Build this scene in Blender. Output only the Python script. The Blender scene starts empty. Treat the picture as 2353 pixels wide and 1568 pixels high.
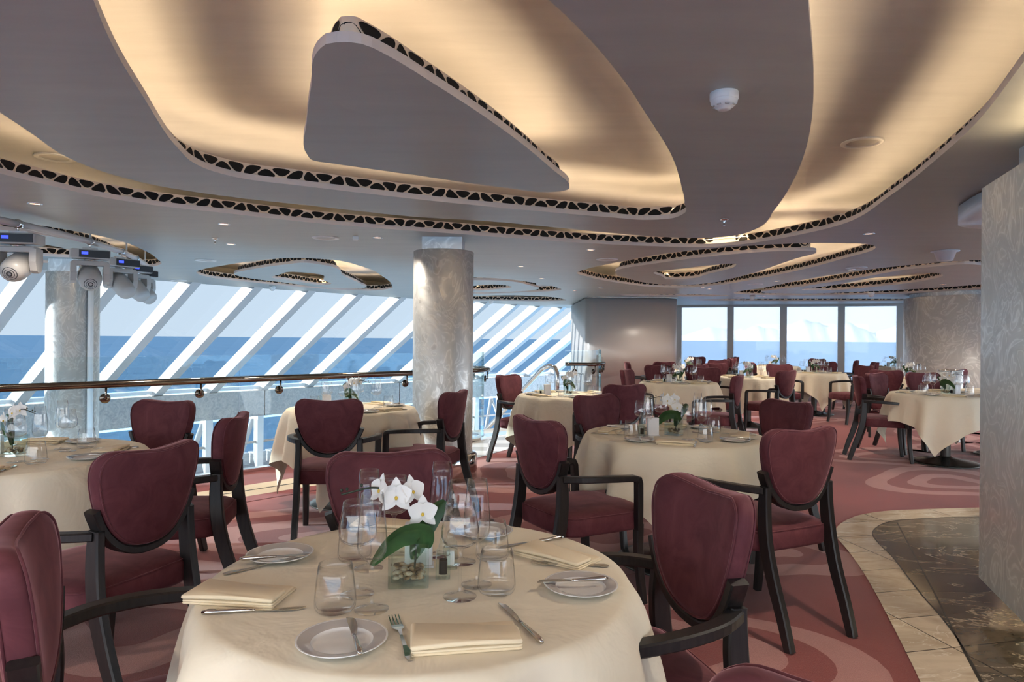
import bpy, bmesh, math, random
from mathutils import Vector, Matrix
random.seed(7)
R = math.radians
PI = math.pi
SC = bpy.context.scene
COL = SC.collection
# ------------------------------------------------------------------ camera geometry
F = 1569.0; CX = 1176.5; CY = 778.8; EPS = 0.0078; EYE = 1.32
CEIL = 2.26
def ray(px, py):
    u = (px - CX) / F; v = -(py - CY) / F
    return Vector((u - EPS * v, 1.0, v + EPS * u))
def on_z(px, py, z):
    r = ray(px, py); t = (z - EYE) / r.z
    return Vector((r.x * t, t, z))
def fl(px, py): return on_z(px, py, 0.0)
def ce(px, py, z=CEIL): return on_z(px, py, z)
def tb(px, py, z=0.75): return on_z(px, py, z)

# ------------------------------------------------------------------ materials
M = {}
def mat(name, col=(.5, .5, .5), rough=.5, metal=0, spec=.5, **k):
    m = bpy.data.materials.new(name); m.use_nodes = True
    b = m.node_tree.nodes['Principled BSDF']
    b.inputs['Base Color'].default_value = (*col, 1)
    b.inputs['Roughness'].default_value = rough
    b.inputs['Metallic'].default_value = metal
    b.inputs['Specular IOR Level'].default_value = spec
    for kk, v in k.items():
        b.inputs[kk.replace('_', ' ')].default_value = v
    M[name] = m
    return m, m.node_tree, b
def nn(nt, t, **k):
    n = nt.nodes.new(t)
    for a, v in k.items():
        if hasattr(n, a): setattr(n, a, v)
    return n
def coords(nt, scale=(1, 1, 1), out='Object'):
    tc = nn(nt, 'ShaderNodeTexCoord'); mp = nn(nt, 'ShaderNodeMapping')
    mp.inputs['Scale'].default_value = scale
    nt.links.new(tc.outputs[out], mp.inputs['Vector'])
    return mp.outputs['Vector']
def noise(nt, vec, scale, detail=3, rough=.5, dist=0):
    n = nn(nt, 'ShaderNodeTexNoise')
    n.inputs['Scale'].default_value = scale; n.inputs['Detail'].default_value = detail
    n.inputs['Roughness'].default_value = rough; n.inputs['Distortion'].default_value = dist
    nt.links.new(vec, n.inputs['Vector'])
    return n
def ramp(nt, fac, stops):
    r = nn(nt, 'ShaderNodeValToRGB'); e = r.color_ramp.elements
    while len(e) < len(stops): e.new(.5)
    for i, (p, c) in enumerate(stops):
        e[i].position = p; e[i].color = (*c, 1) if len(c) == 3 else c
    nt.links.new(fac, r.inputs['Fac'])
    return r.outputs['Color']
def bump(nt, b, h, strength=.2, dist=.01):
    n = nn(nt, 'ShaderNodeBump'); n.inputs['Strength'].default_value = strength
    n.inputs['Distance'].default_value = dist
    nt.links.new(h, n.inputs['Height']); nt.links.new(n.outputs['Normal'], b.inputs['Normal'])
def g3(v): return (v, v, v)

def build_materials():
    # velvet
    m, nt, b = mat('velvet', (.15, .032, .045), .75, spec=.2, Sheen_Weight=.7, Sheen_Roughness=.3)
    b.inputs['Sheen Tint'].default_value = (.75, .40, .42, 1)
    v = coords(nt)
    n = noise(nt, v, 9, 4, .6, 1.2)
    nt.links.new(ramp(nt, n.outputs['Fac'], [(.35, (.098, .028, .036)), (.7, (.155, .048, .058))]), b.inputs['Base Color'])
    # dark wood
    m, nt, b = mat('dark_wood', (.012, .010, .010), .38, spec=.5)
    v = coords(nt, (30, 30, 3)); n = noise(nt, v, 3, 4)
    nt.links.new(ramp(nt, n.outputs['Fac'], [(.3, (.008, .008, .009)), (.7, (.022, .018, .017))]), b.inputs['Base Color'])
    # cloth
    m, nt, b = mat('tablecloth', (.84, .76, .60), .85, spec=.15, Sheen_Weight=.2)
    v = coords(nt); n = noise(nt, v, 5, 4, .55, .6)
    n2 = nn(nt, 'ShaderNodeTexWave'); n2.inputs['Scale'].default_value = 1.1; n2.inputs['Distortion'].default_value = 3
    n2.inputs['Detail'].default_value = 3; n2.inputs['Detail Scale'].default_value = .8
    nt.links.new(v, n2.inputs['Vector'])
    mm = nn(nt, 'ShaderNodeMath', operation='ADD')
    nt.links.new(n.outputs['Fac'], mm.inputs[0]); nt.links.new(n2.outputs['Fac'], mm.inputs[1])
    bump(nt, b, mm.outputs[0], .6, .02)
    m, nt, b = mat('napkin', (.86, .72, .50), .85, spec=.15, Sheen_Weight=.2)
    v = coords(nt); n = noise(nt, v, 30, 3); bump(nt, b, n.outputs['Fac'], .2, .002)
    # metals
    mat('chrome', (.72, .70, .68), .08, 1)
    mat('dark_chrome', (.16, .135, .115), .14, 1)
    mat('cutlery', (.68, .65, .60), .14, 1)
    mat('table_base', (.10, .10, .095), .25, .7)
    mat('column_trim', (.5, .48, .45), .15, 1)
    for nm, c0, c1, sc in (('swirl_metal', (.56, .56, .54), (.66, .66, .64), .8), ('swirl_panel', (.60, .64, .64), (.68, .72, .72), .9), ('swirl_drum', (.68, .69, .67), (.80, .81, .79), .5)):
        m, nt, b = mat(nm, c1, .36, {'swirl_metal': .7, 'swirl_panel': .3, 'swirl_drum': .12}[nm])
        v = coords(nt, (sc, sc, sc * .75))
        nz = noise(nt, v, 2.6, 2, .5)
        mx = nn(nt, 'ShaderNodeMix'); mx.data_type = 'VECTOR'; mx.inputs['Factor'].default_value = .22
        nt.links.new(v, mx.inputs[4]); nt.links.new(nz.outputs['Color'], mx.inputs[5])
        w = nn(nt, 'ShaderNodeTexNoise'); w.inputs['Scale'].default_value = 6.5; w.inputs['Detail'].default_value = 1.5
        w.inputs['Distortion'].default_value = 3.2
        nt.links.new(mx.outputs[1], w.inputs['Vector'])
        mm = nn(nt, 'ShaderNodeMath', operation='MULTIPLY'); mm.inputs[1].default_value = 2.6
        nt.links.new(w.outputs['Fac'], mm.inputs[0])
        fr = nn(nt, 'ShaderNodeMath', operation='FRACT'); nt.links.new(mm.outputs[0], fr.inputs[0])
        colr = ramp(nt, fr.outputs[0], [(0, c0), (.35, tuple((a + b_) / 2 for a, b_ in zip(c0, c1))), (.47, tuple(min(1, x * 1.22) for x in c1)), (.55, c1), (.8, c0), (.9, tuple(min(1, x * 1.12) for x in c1)), (1, c0)])
        nt.links.new(colr, b.inputs['Base Color'])
        rr = ramp(nt, fr.outputs[0], [(0, g3(.5)), (.6, g3(.3)), (1, g3(.5))])
        nt.links.new(rr, b.inputs['Roughness'])
        bump(nt, b, fr.outputs[0], .06, .004)
    # stone beam
    m, nt, b = mat('beam_stone', (.45, .43, .41), .5)
    v = coords(nt); n = noise(nt, v, 7, 5, .6, 2.5)
    nt.links.new(ramp(nt, n.outputs['Fac'], [(.35, g3(.36)), (.65, (.55, .53, .5))]), b.inputs['Base Color'])
    # glass : thin see-through glass, edges reflect; dark edges of refraction painted by view angle
    def glass(name, tint, refl=1.0, rough=.0, edge=(1, 1, 1), ior=1.5, haze=0.0, fmax=1.0):
        m = bpy.data.materials.new(name); m.use_nodes = True; nt = m.node_tree; nt.nodes.clear()
        o = nn(nt, 'ShaderNodeOutputMaterial'); t = nn(nt, 'ShaderNodeBsdfTransparent'); g = nn(nt, 'ShaderNodeBsdfGlossy')
        g.inputs['Roughness'].default_value = rough; g.inputs['Color'].default_value = (refl, refl, refl, 1)
        lw = nn(nt, 'ShaderNodeLayerWeight'); lw.inputs['Blend'].default_value = .5
        f0 = ((ior - 1) / (ior + 1)) ** 2
        pw = nn(nt, 'ShaderNodeMath', operation='POWER'); pw.inputs[1].default_value = 5; nt.links.new(lw.outputs['Facing'], pw.inputs[0])
        fr = nn(nt, 'ShaderNodeMath', operation='MULTIPLY_ADD'); fr.inputs[1].default_value = (1 - f0) * fmax; fr.inputs[2].default_value = f0
        nt.links.new(pw.outputs[0], fr.inputs[0])
        cr = ramp(nt, lw.outputs['Facing'], [(0, tint), (.68, tint), (.90, tuple((a + 2 * c) / 3 for a, c in zip(tint, edge))), (1, edge)])
        nt.links.new(cr, t.inputs['Color'])
        mx = nn(nt, 'ShaderNodeMixShader')
        nt.links.new(fr.outputs[0], mx.inputs[0]); nt.links.new(t.outputs[0], mx.inputs[1]); nt.links.new(g.outputs[0], mx.inputs[2])
        last = mx.outputs[0]
        if haze:
            d = nn(nt, 'ShaderNodeBsdfTranslucent'); d.inputs['Color'].default_value = (.9, .93, 1, 1)
            m2 = nn(nt, 'ShaderNodeMixShader'); m2.inputs[0].default_value = haze
            nt.links.new(last, m2.inputs[1]); nt.links.new(d.outputs[0], m2.inputs[2]); last = m2.outputs[0]
        nt.links.new(last, o.inputs[0]); M[name] = m
    glass('drink_glass', (.99, .99, .99), 1.0, .01, (.42, .43, .43), 1.5)
    glass('vase_glass', (.93, .97, .955), 1.0, .01, (.35, .5, .45), 1.5)
    glass('rail_glass', (.95, .98, .975), .9, 0, (.6, .82, .78), 1.45)
    glass('window_glass', (.142, .170, .198), .6, 0, (.13, .155, .18), 1.45, fmax=.3)
    glass('window_hazy', (.18, .205, .235), .6, 0, (.16, .19, .22), 1.45, .14, fmax=.3)  # translucent haze stands in for glare of the bright outside
    # whites
    mat('deck_grey', (.38, .38, .37), .7)
    mat('white_plastic', (.78, .77, .75), .35)
    mat('frosted_card', (.82, .82, .84), .45)
    mat('white_paint', (.86, .86, .85), .35)
    mat('mullion_paint', (.60, .60, .60), .4)
    mat('grey_plastic', (.50, .48, .45), .35)
    mat('black_plastic', (.015, .015, .018), .3)
    mat('void_shade', (.006, .005, .004), .9)
    mat('lattice_cream', (.85, .70, .55), .55)
    m, nt, b = mat('porcelain', (.80, .79, .77), .12)
    mat('porcelain_rim', (.50, .47, .45), .1)
    mat('pepper', (.03, .02, .015), .9)
    mat('salt', (.9, .9, .9), .8)
    m, nt, b = mat('pebble', (.3, .2, .12), .35)
    oi = nn(nt, 'ShaderNodeTexCoord'); n = noise(nt, oi.outputs['Object'], 55, 1)
    nt.links.new(ramp(nt, n.outputs['Fac'], [(.35, (.10, .06, .04)), (.5, (.36, .24, .13)), (.65, (.5, .42, .32))]), b.inputs['Base Color'])
    m, nt, b = mat('petal', (.88, .86, .82), .5, Subsurface_Weight=.25, Subsurface_Radius=(.01, .01, .01))
    mat('lip_yellow', (.75, .5, .05), .5)
    m, nt, b = mat('leaf', (.03, .085, .025), .32)
    v = coords(nt, (1, 1, 1)); n = noise(nt, v, 22, 3)
    nt.links.new(ramp(nt, n.outputs['Fac'], [(.3, (.018, .06, .02)), (.7, (.045, .12, .035))]), b.inputs['Base Color'])
    mat('stem', (.02, .03, .015), .5)
    # ceiling
    for nm, c in (('ceiling_paint', .46), ('ceiling_paint_lit', .62)):  # lit recess is the same ceiling paint, its brightness put into the colour
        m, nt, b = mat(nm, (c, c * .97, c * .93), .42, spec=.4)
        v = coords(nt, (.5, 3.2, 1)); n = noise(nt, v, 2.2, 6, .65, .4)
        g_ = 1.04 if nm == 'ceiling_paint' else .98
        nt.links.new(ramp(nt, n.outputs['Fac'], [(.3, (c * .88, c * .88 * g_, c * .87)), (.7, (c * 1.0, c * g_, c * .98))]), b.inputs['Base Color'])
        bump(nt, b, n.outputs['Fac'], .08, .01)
    mat('rim_paint', (.62, .55, .51), .4)
    # carpets
    for nm, c in (('carpet_red', (.235, .055, .05)), ('carpet_pink', (.40, .19, .175)), ('carpet_dark', (.20, .042, .04))):
        m, nt, b = mat(nm, c, .95, spec=.1, Sheen_Weight=.25)
        v = coords(nt); n = noise(nt, v, 260, 2, .7); n2 = noise(nt, v, 1.3, 3)
        mx = nn(nt, 'ShaderNodeMath', operation='MULTIPLY'); nt.links.new(n.outputs['Fac'], mx.inputs[0]); nt.links.new(n2.outputs['Fac'], mx.inputs[1])
        nt.links.new(ramp(nt, mx.outputs[0], [(.14, tuple(x * .78 for x in c)), (.36, tuple(x * 1.15 for x in c))]), b.inputs['Base Color'])
        bump(nt, b, n.outputs['Fac'], .5, .004)
    # marbles
    for nm, c0, c1, c2 in (('marble_beige', (.46, .36, .26), (.66, .55, .42), (.78, .70, .58)), ('marble_dark', (.05, .038, .026), (.13, .10, .07), (.52, .43, .32))):
        m, nt, b = mat(nm, c1, .09, spec=.6)
        v = coords(nt, (1, 2.2, 1)); n = noise(nt, v, 2.4, 6, .62, 1.6)
        base = ramp(nt, n.outputs['Fac'], [(.3, c0), (.6, c1)])
        n2 = noise(nt, v, 1.5, 5, .62, 1.4)
        s = nn(nt, 'ShaderNodeMath', operation='SUBTRACT'); s.inputs[1].default_value = .5; nt.links.new(n2.outputs['Fac'], s.inputs[0])
        a = nn(nt, 'ShaderNodeMath', operation='ABSOLUTE'); nt.links.new(s.outputs[0], a.inputs[0])
        vein = ramp(nt, a.outputs[0], [(0, g3(.9)), (.005, g3(.45)), (.014, g3(0))])
        mx = nn(nt, 'ShaderNodeMix'); mx.data_type = 'RGBA'
        nt.links.new(vein, mx.inputs[0]); nt.links.new(base, mx.inputs[6]); mx.inputs[7].default_value = (*c2, 1)
        br = nn(nt, 'ShaderNodeTexBrick'); br.offset = 0
        br.inputs['Scale'].default_value = 1; br.inputs['Brick Width'].default_value = .62; br.inputs['Row Height'].default_value = .31
        br.inputs['Mortar Size'].default_value = .003; br.inputs['Color1'].default_value = (1, 1, 1, 1); br.inputs['Color2'].default_value = (.82, .82, .82, 1); br.inputs['Mortar'].default_value = (.1, .08, .06, 1)
        mp = nn(nt, 'ShaderNodeMapping'); mp.inputs['Rotation'].default_value = (0, 0, R(-12)); tc = nn(nt, 'ShaderNodeTexCoord')
        nt.links.new(tc.outputs['Object'], mp.inputs['Vector']); nt.links.new(mp.outputs['Vector'], br.inputs['Vector'])
        mu = nn(nt, 'ShaderNodeMix'); mu.data_type = 'RGBA'; mu.blend_type = 'MULTIPLY'; mu.inputs[0].default_value = 1
        nt.links.new(mx.outputs[2], mu.inputs[6]); nt.links.new(br.outputs['Color'], mu.inputs[7])
        nt.links.new(mu.outputs[2], b.inputs['Base Color'])
    mat('joint_dark', (.02, .015, .01), .6)
    mat('travertine', (.52, .42, .28), .35)
    m, nt, b = mat('marble_white', (.62, .62, .62), .12)
    v = coords(nt); ck = nn(nt, 'ShaderNodeTexChecker'); ck.inputs['Scale'].default_value = 3.5
    ck.inputs['Color1'].default_value = (.72, .72, .73, 1); ck.inputs['Color2'].default_value = (.42, .40, .38, 1); nt.links.new(v, ck.inputs['Vector'])
    nt.links.new(ck.outputs['Color'], b.inputs['Base Color'])
    mat('wall_beige', (.50, .44, .40), .3)
    # sea
    m, nt, b = mat('sea', (.045, .17, .37), .75, spec=.1)
    v = coords(nt, (1, 1, 1)); n = noise(nt, v, .02, 8, .7)
    nt.links.new(ramp(nt, n.outputs['Fac'], [(.3, (.11, .25, .42)), (.7, (.17, .34, .52))]), b.inputs['Base Color'])
    mat('mountain', (.74, .80, .88), .9)  # snow paled with distance haze mixed into the colour
    # emitters
    def em(name, col, s):
        m = bpy.data.materials.new(name); m.use_nodes = True; nt = m.node_tree; nt.nodes.clear()
        o = nn(nt, 'ShaderNodeOutputMaterial'); e = nn(nt, 'ShaderNodeEmission')
        e.inputs['Color'].default_value = (*col, 1); e.inputs['Strength'].default_value = s
        nt.links.new(e.outputs[0], o.inputs[0]); M[name] = m
    em('cove_led', (1, .72, .43), 12.5)
    em('plinth_led', (1, .86, .6), 4)
    em('downlight_glow', (1, .55, .35), 1.6)
    em('screen_blue', (.03, .05, 1), 1.6)
build_materials()

# ------------------------------------------------------------------ mesh builder
class MB:
    def __init__(s): s.v = []; s.f = []; s.m = []; s.slots = []; s.sm = []
    def mi(s, m):
        if m not in s.slots: s.slots.append(m)
        return s.slots.index(m)
    def add(s, vs, fs, m, smooth=True):
        o = len(s.v); s.v += [tuple(x) for x in vs]
        k = s.mi(m)
        for f in fs:
            s.f.append([i + o for i in f]); s.m.append(k); s.sm.append(smooth)
    def box(s, c, d, m, rz=0, bev=0, smooth=False):
        cx, cy, cz = c; x, y, z = d[0] / 2, d[1] / 2, d[2] / 2
        if bev:
            b = bev; ol = []
            for sx, sy, a0 in ((1, 1, 0), (-1, 1, 90), (-1, -1, 180), (1, -1, 270)):
                for k in range(4):
                    a = R(a0 + k * 30); ol.append((sx * (x - b) + b * math.cos(a), sy * (y - b) + b * math.sin(a)))
            lv = [(-z, 1 - b / max(x, y)), (-z + b * .5, 1), (z - b * .5, 1), (z, 1 - b / max(x, y))]
            vs = []; n = len(ol)
            for (zz, k) in lv:
                for (a, b_) in ol: vs.append((a * k, b_ * k, zz))
            fs = [[j * n + i, j * n + (i + 1) % n, (j + 1) * n + (i + 1) % n, (j + 1) * n + i] for j in range(3) for i in range(n)]
            fs += [list(range(n))[::-1], [3 * n + i for i in range(n)]]
        else:
            vs = [(a * x, b_ * y, c_ * z) for c_ in (-1, 1) for (a, b_) in ((-1, -1), (1, -1), (1, 1), (-1, 1))]
            fs = [[3, 2, 1, 0], [4, 5, 6, 7], [0, 1, 5, 4], [1, 2, 6, 5], [2, 3, 7, 6], [3, 0, 4, 7]]
        ca, sa = math.cos(rz), math.sin(rz)
        s.add([(cx + a * ca - b_ * sa, cy + a * sa + b_ * ca, cz + c_) for a, b_, c_ in vs], fs, m, smooth)
    def lathe(s, prof, m, c=(0, 0, 0), n=32, smooth=True, axis=None):
        vs = []; fs = []; k = len(prof)
        for (r, z) in prof:
            for i in range(n):
                a = 2 * PI * i / n; p = Vector((r * math.cos(a), r * math.sin(a), z))
                if axis is not None: p = axis @ p
                vs.append((c[0] + p.x, c[1] + p.y, c[2] + p.z))
        for j in range(k - 1):
            for i in range(n):
                fs.append([j * n + i, j * n + (i + 1) % n, (j + 1) * n + (i + 1) % n, (j + 1) * n + i])
        s.add(vs, fs, m, smooth)
    def rings(s, rings, m, smooth=True, caps=True):
        n = len(rings[0]); vs = [p for r_ in rings for p in r_]; fs = []
        for j in range(len(rings) - 1):
            for i in range(n):
                fs.append([j * n + i, j * n + (i + 1) % n, (j + 1) * n + (i + 1) % n, (j + 1) * n + i])
        if caps:
            fs.append(list(range(n))[::-1]); o = (len(rings) - 1) * n; fs.append([o + i for i in range(n)])
        s.add(vs, fs, m, smooth)
    def tube(s, pts, r, m, n=10, caps=True):
        pts = [Vector(p) for p in pts]; rs = r if isinstance(r, (list, tuple)) else [r] * len(pts)
        rings = []; up = Vector((0, 0, 1)); prev = None
        for i, p in enumerate(pts):
            t = (pts[min(i + 1, len(pts) - 1)] - pts[max(i - 1, 0)]).normalized()
            if prev is None:
                a = up if abs(t.z) < .9 else Vector((1, 0, 0)); x = t.cross(a).normalized()
            else:
                x = (prev - t * prev.dot(t)).normalized()
            prev = x; y = t.cross(x)
            rings.append([p + (x * math.cos(2 * PI * k / n) + y * math.sin(2 * PI * k / n)) * rs[i] for k in range(n)])
        s.rings(rings, m, True, caps)
    def sweep(s, pts, ws, hs, side, m):
        # rectangular section with soft corners; side = vector for the width axis
        pts = [Vector(p) for p in pts]; rings = []
        for i, p in enumerate(pts):
            t = (pts[min(i + 1, len(pts) - 1)] - pts[max(i - 1, 0)]).normalized()
            sd = Vector(side[i]) if isinstance(side, list) else Vector(side)
            x = (sd - t * sd.dot(t)).normalized(); y = t.cross(x)
            w = ws[i] / 2; h = hs[i] / 2; b = min(w, h) * .3
            pr = [(w, h - b), (w - b, h), (-w + b, h), (-w, h - b), (-w, -h + b), (-w + b, -h), (w - b, -h), (w, -h + b)]
            rings.append([p + x * a + y * c for a, c in pr])
        s.rings(rings, m, False, True)
    def ellipsoid(s, c, r, m, n=10, k=6, rot=None):
        vs = []; fs = []
        for j in range(k + 1):
            ph = PI * j / k - PI / 2
            for i in range(n):
                a = 2 * PI * i / n; p = Vector((r[0] * math.cos(ph) * math.cos(a), r[1] * math.cos(ph) * math.sin(a), r[2] * math.sin(ph)))
                if rot: p = rot @ p
                vs.append((c[0] + p.x, c[1] + p.y, c[2] + p.z))
        for j in range(k):
            for i in range(n): fs.append([j * n + i, j * n + (i + 1) % n, (j + 1) * n + (i + 1) % n, (j + 1) * n + i])
        s.add(vs, fs, m, True)
    def grid(s, fn, nu, nv, m, smooth=True):
        vs = [fn(i / nu, j / nv) for j in range(nv + 1) for i in range(nu + 1)]
        fs = [[j * (nu + 1) + i, j * (nu + 1) + i + 1, (j + 1) * (nu + 1) + i + 1, (j + 1) * (nu + 1) + i] for j in range(nv) for i in range(nu)]
        s.add(vs, fs, m, smooth)
    def poly(s, pts, z, m):
        import mathutils
        tri = mathutils.geometry.tessellate_polygon([[Vector((p[0], p[1], 0)) for p in pts]])
        vs = [(p[0], p[1], z) for p in pts]; out = []
        for t in tri:
            a, b_, c = [Vector(vs[i]) for i in t]
            out.append(list(t) if (b_ - a).cross(c - a).z > 0 else list(t)[::-1])
        s.add(vs, out, m, False)
    def build(s, name, parent=None, xf=None):
        me = bpy.data.meshes.new(name); me.from_pydata([tuple(v) for v in s.v], [], s.f)
        for x in s.slots: me.materials.append(M[x])
        me.polygons.foreach_set('material_index', s.m); me.polygons.foreach_set('use_smooth', s.sm)
        me.validate(); me.update()
        o = bpy.data.objects.new(name, me); COL.objects.link(o)
        if parent: o.parent = parent
        if xf is not None: o.location = xf
        return o
def tag(o, label=None, cat=None, group=None, kind=None):
    if label: o['label'] = label
    if cat: o['category'] = cat
    if group: o['group'] = group
    if kind: o['kind'] = kind
    return o
def empty(name, loc=(0, 0, 0), rz=0):
    o = bpy.data.objects.new(name, None); COL.objects.link(o); o.location = loc; o.rotation_euler = (0, 0, rz)
    o.empty_display_size = .05
    return o
KIDS = {}
def kids(o):
    return [c for c in bpy.data.objects if c.parent == o]
def proto(o):
    # remember the tree of a finished thing so that it can be copied quickly
    KIDS[o.name] = [(c, kids(c)) for c in kids(o)]
    return o
USED = set()
def place(p, loc, rz=0, label=None, group=None, scale=None):
    if p.name not in USED:
        USED.add(p.name); r = p
    else:
        r = p.copy(); COL.objects.link(r)
        for c, gg in KIDS.get(p.name, []):
            c2 = c.copy(); COL.objects.link(c2); c2.parent = r
            for g in gg:
                g2 = g.copy(); COL.objects.link(g2); g2.parent = c2
    r.location = loc; r.rotation_euler = (0, 0, rz)
    if scale: r.scale = (scale, scale, scale)
    if label: r['label'] = label
    if group: r['group'] = group
    return r
def catmull(pts, k=6, closed=True):
    n = len(pts); out = []
    P = [Vector(p) for p in pts]
    rng = n if closed else n - 1
    for i in range(rng):
        if closed: a, b, c, d = P[(i - 1) % n], P[i], P[(i + 1) % n], P[(i + 2) % n]
        else: a, b, c, d = P[max(i - 1, 0)], P[i], P[i + 1], P[min(i + 2, n - 1)]
        # centripetal-ish tangents limited by chord
        l0 = (b - a).length + 1e-6; l1 = (c - b).length + 1e-6; l2 = (d - c).length + 1e-6
        m1 = ((b - a) / l0 * l1 + (c - b) / l1 * l0) / (l0 + l1) * l1
        m2 = ((c - b) / l1 * l2 + (d - c) / l2 * l1) / (l1 + l2) * l1
        for j in range(k):
            t = j / k; t2 = t * t; t3 = t2 * t
            out.append(b * (2 * t3 - 3 * t2 + 1) + m1 * (t3 - 2 * t2 + t) + c * (-2 * t3 + 3 * t2) + m2 * (t3 - t2))
    if not closed: out.append(P[-1])
    return out
def area2(p): return sum(p[i].x * p[(i + 1) % len(p)].y - p[(i + 1) % len(p)].x * p[i].y for i in range(len(p)))
def ccw(p): return p if area2(p) > 0 else p[::-1]
def resample(p, step):
    n = len(p); L = [0]
    for i in range(n): L.append(L[-1] + (p[(i + 1) % n] - p[i]).length)
    m = max(8, int(L[-1] / step)); out = []; j = 0
    for k in range(m):
        t = L[-1] * k / m
        while L[j + 1] < t: j += 1
        a = p[j]; b = p[(j + 1) % n]; out.append(a + (b - a) * ((t - L[j]) / max(1e-9, L[j + 1] - L[j])))
    return out
def normals(p):
    n = len(p); out = []
    for i in range(n):
        t = (p[(i + 1) % n] - p[i - 1]); out.append(Vector((t.y, -t.x)).normalized())
    return out   # outward for ccw
def slab(name, outer, holes, z0, z1, mlist, parent=None):
    cu = bpy.data.curves.new(name, 'CURVE'); cu.dimensions = '2D'; cu.fill_mode = 'BOTH'; cu.extrude = (z1 - z0) / 2
    for pl in [outer] + holes:
        sp = cu.splines.new('POLY'); sp.points.add(len(pl) - 1); sp.use_cyclic_u = True
        for i, p in enumerate(pl): sp.points[i].co = (p[0], p[1], 0, 1)
    t = bpy.data.objects.new('tmp', cu); COL.objects.link(t)
    dg = bpy.context.evaluated_depsgraph_get(); me = bpy.data.meshes.new_from_object(t.evaluated_get(dg))
    bpy.data.objects.remove(t); bpy.data.curves.remove(cu)
    me.name = name
    me.transform(Matrix.Translation((0, 0, (z0 + z1) / 2)))
    me.materials.clear()
    for m in mlist: me.materials.append(M[m])
    for pg in me.polygons:
        pg.use_smooth = False
        pg.material_index = 0 if abs(pg.normal.z) > .5 else len(mlist) - 1
    o = bpy.data.objects.new(name, me); COL.objects.link(o)
    if parent: o.parent = parent
    return o

# ------------------------------------------------------------------ ceiling
def W(pts): return [Vector((x, y)) for x, y in pts]
def C(pts): return [ce(x, y).xy for x, y in pts]
OA = C([(0,398.5),(125,429),(223,451),(357,472),(520,490),(701,510),(856,523.6),(1000,533.6),(1204,549),(1401,561.7),(1541,567),(1640,567.5),(1696,562.6),(1824,542),(1920,520),(2048,448),(2144,373),(2240,286),(2339,160)]) + \
     W([(1.45,1.75),(1.1,1.2),(.6,.72),(0,.42),(-.8,.32),(-1.7,.6),(-2.4,1.3),(-2.8,2.2),(-2.96,3.1)])
P1 = C([(0,258),(67,302.6),(145,356),(223,389.6),(335,421),(520,451),(701,471),(980,500),(1120,508),(1260,521),(1401,535),(1555,545.7),(1640,546),(1690,541),(1737,526),(1779,483),(1824,413),(1856,326),(1868,246),(1869,160),(1857,0)]) + \
     W([(.58,1.38),(.1,.98),(-.5,.82),(-1.2,1.05),(-1.75,1.7),(-2.05,2.4)])
O2 = C([(215,0),(262,110),(328,220),(413,345),(442,372),(480,390),(546,407.6),(701,427.5),(1000,462),(1232,484.5),(1401,499),(1485,505),(1541,502),(1569,492),(1573,466),(1566,428),(1540,350),(1490,270),(1430,180),(1350,85),(1262,0)]) + \
     W([(-.1,1.62),(-.45,1.47),(-.85,1.52),(-1.08,1.7)])
P2 = C([(736.6,109.6),(747,101),(776,96),(810,96),(845,104),(868,115),(1007,198),(1180,315),(1267,387),(1308,427),(1304.5,436),(1273,441),(1151,430),(949,401.5),(775.6,377),(718,368),(706,355),(704.5,280),(715,199)])
G3 = C([(0,505),(135,525),(255,548),(330,575),(362,596),(368,608),(330,614),(240,612),(100,604)]) + W([(-6.6,8.78),(-7.2,8.0),(-6.8,6.5),(-5.8,5.5),(-4.9,5.2)])
G4 = C([(452,628),(520,609),(600,598),(690,593),(760,597),(830,612),(880,636),(900,655),(897,663),(850,668),(780,666),(650,656),(560,647),(480,637)])
G4p = C([(540,632),(586,617.6),(657,607.6),(701,603.6),(741,608.7),(789,634),(827,652),(830,662),(767,662),(657,650),(568,638.6)])
G4o = C([(624,637.5),(639,632),(679,625),(712,627.5),(745,645),(758,653),(745,654.5),(679,646)])
G5 = C([(958,655),(1000,642),(1087,638),(1120,638.8),(1176,643),(1232,651),(1280,661),(1289,666),(1270,669),(1200,672),(1087,675),(990,668)])
G5p = C([(1000,655),(1030,647),(1087,644),(1150,645),(1218,656),(1238,664),(1204,669),(1087,671.5),(1020,665)])
G5o = C([(1060,664),(1091,657),(1131,654),(1162,656),(1176,660),(1150,664),(1091,668)])
G6 = C([(1020,685),(1087,681),(1176,679),(1246,681),(1290,686.5),(1297,691),(1250,692.5),(1148,691.5),(1050,690)])
G7 = C([(1325,627),(1346,619),(1429,601),(1545,581),(1678,568),(1853,559),(1943,559),(1993,561.5),(2012,567),(2010,572),(1943,593),(1843,619.5),(1711,646),(1644,656),(1578,661),(1512,660),(1429,651),(1346,635)])
G7p = C([(1413.6,626),(1422,619.5),(1512,604.6),(1678,584.7),(1810,576.5),(1868,576.5),(1876,581),(1843,590),(1744,623),(1678,641),(1611,652.7),(1562,655.7),(1512,653),(1446,641)])
G7o = C([(1505,625),(1562,618),(1628,609.6),(1690,606),(1691,609.6),(1628,629.5),(1572,641),(1545,642),(1522,635)])
G8 = C([(1690,675),(1763,660),(1919,631),(2098,608.5),(2218,599.5),(2300,597),(2360,604),(2350,640),(2260,664),(2068,675),(1799,679)])
G8p = C([(1756,673),(1859,656),(1979,637),(2128,614.5),(2218,607),(2260,610),(2290,622),(2258,653),(2158,661),(2008,669),(1859,675)])
G8o = C([(1850,666.7),(1919,655),(2068,632),(2140,627),(2163,630),(2128,644),(2008,659),(1900,667)])
G9 = [Vector((7.2 + 3.0 * math.cos(a), 15.55 + .5 * math.sin(a) - .12 * (3.0 * math.cos(a)))) for a in [2 * PI * i / 12 for i in range(12)]]
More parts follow.
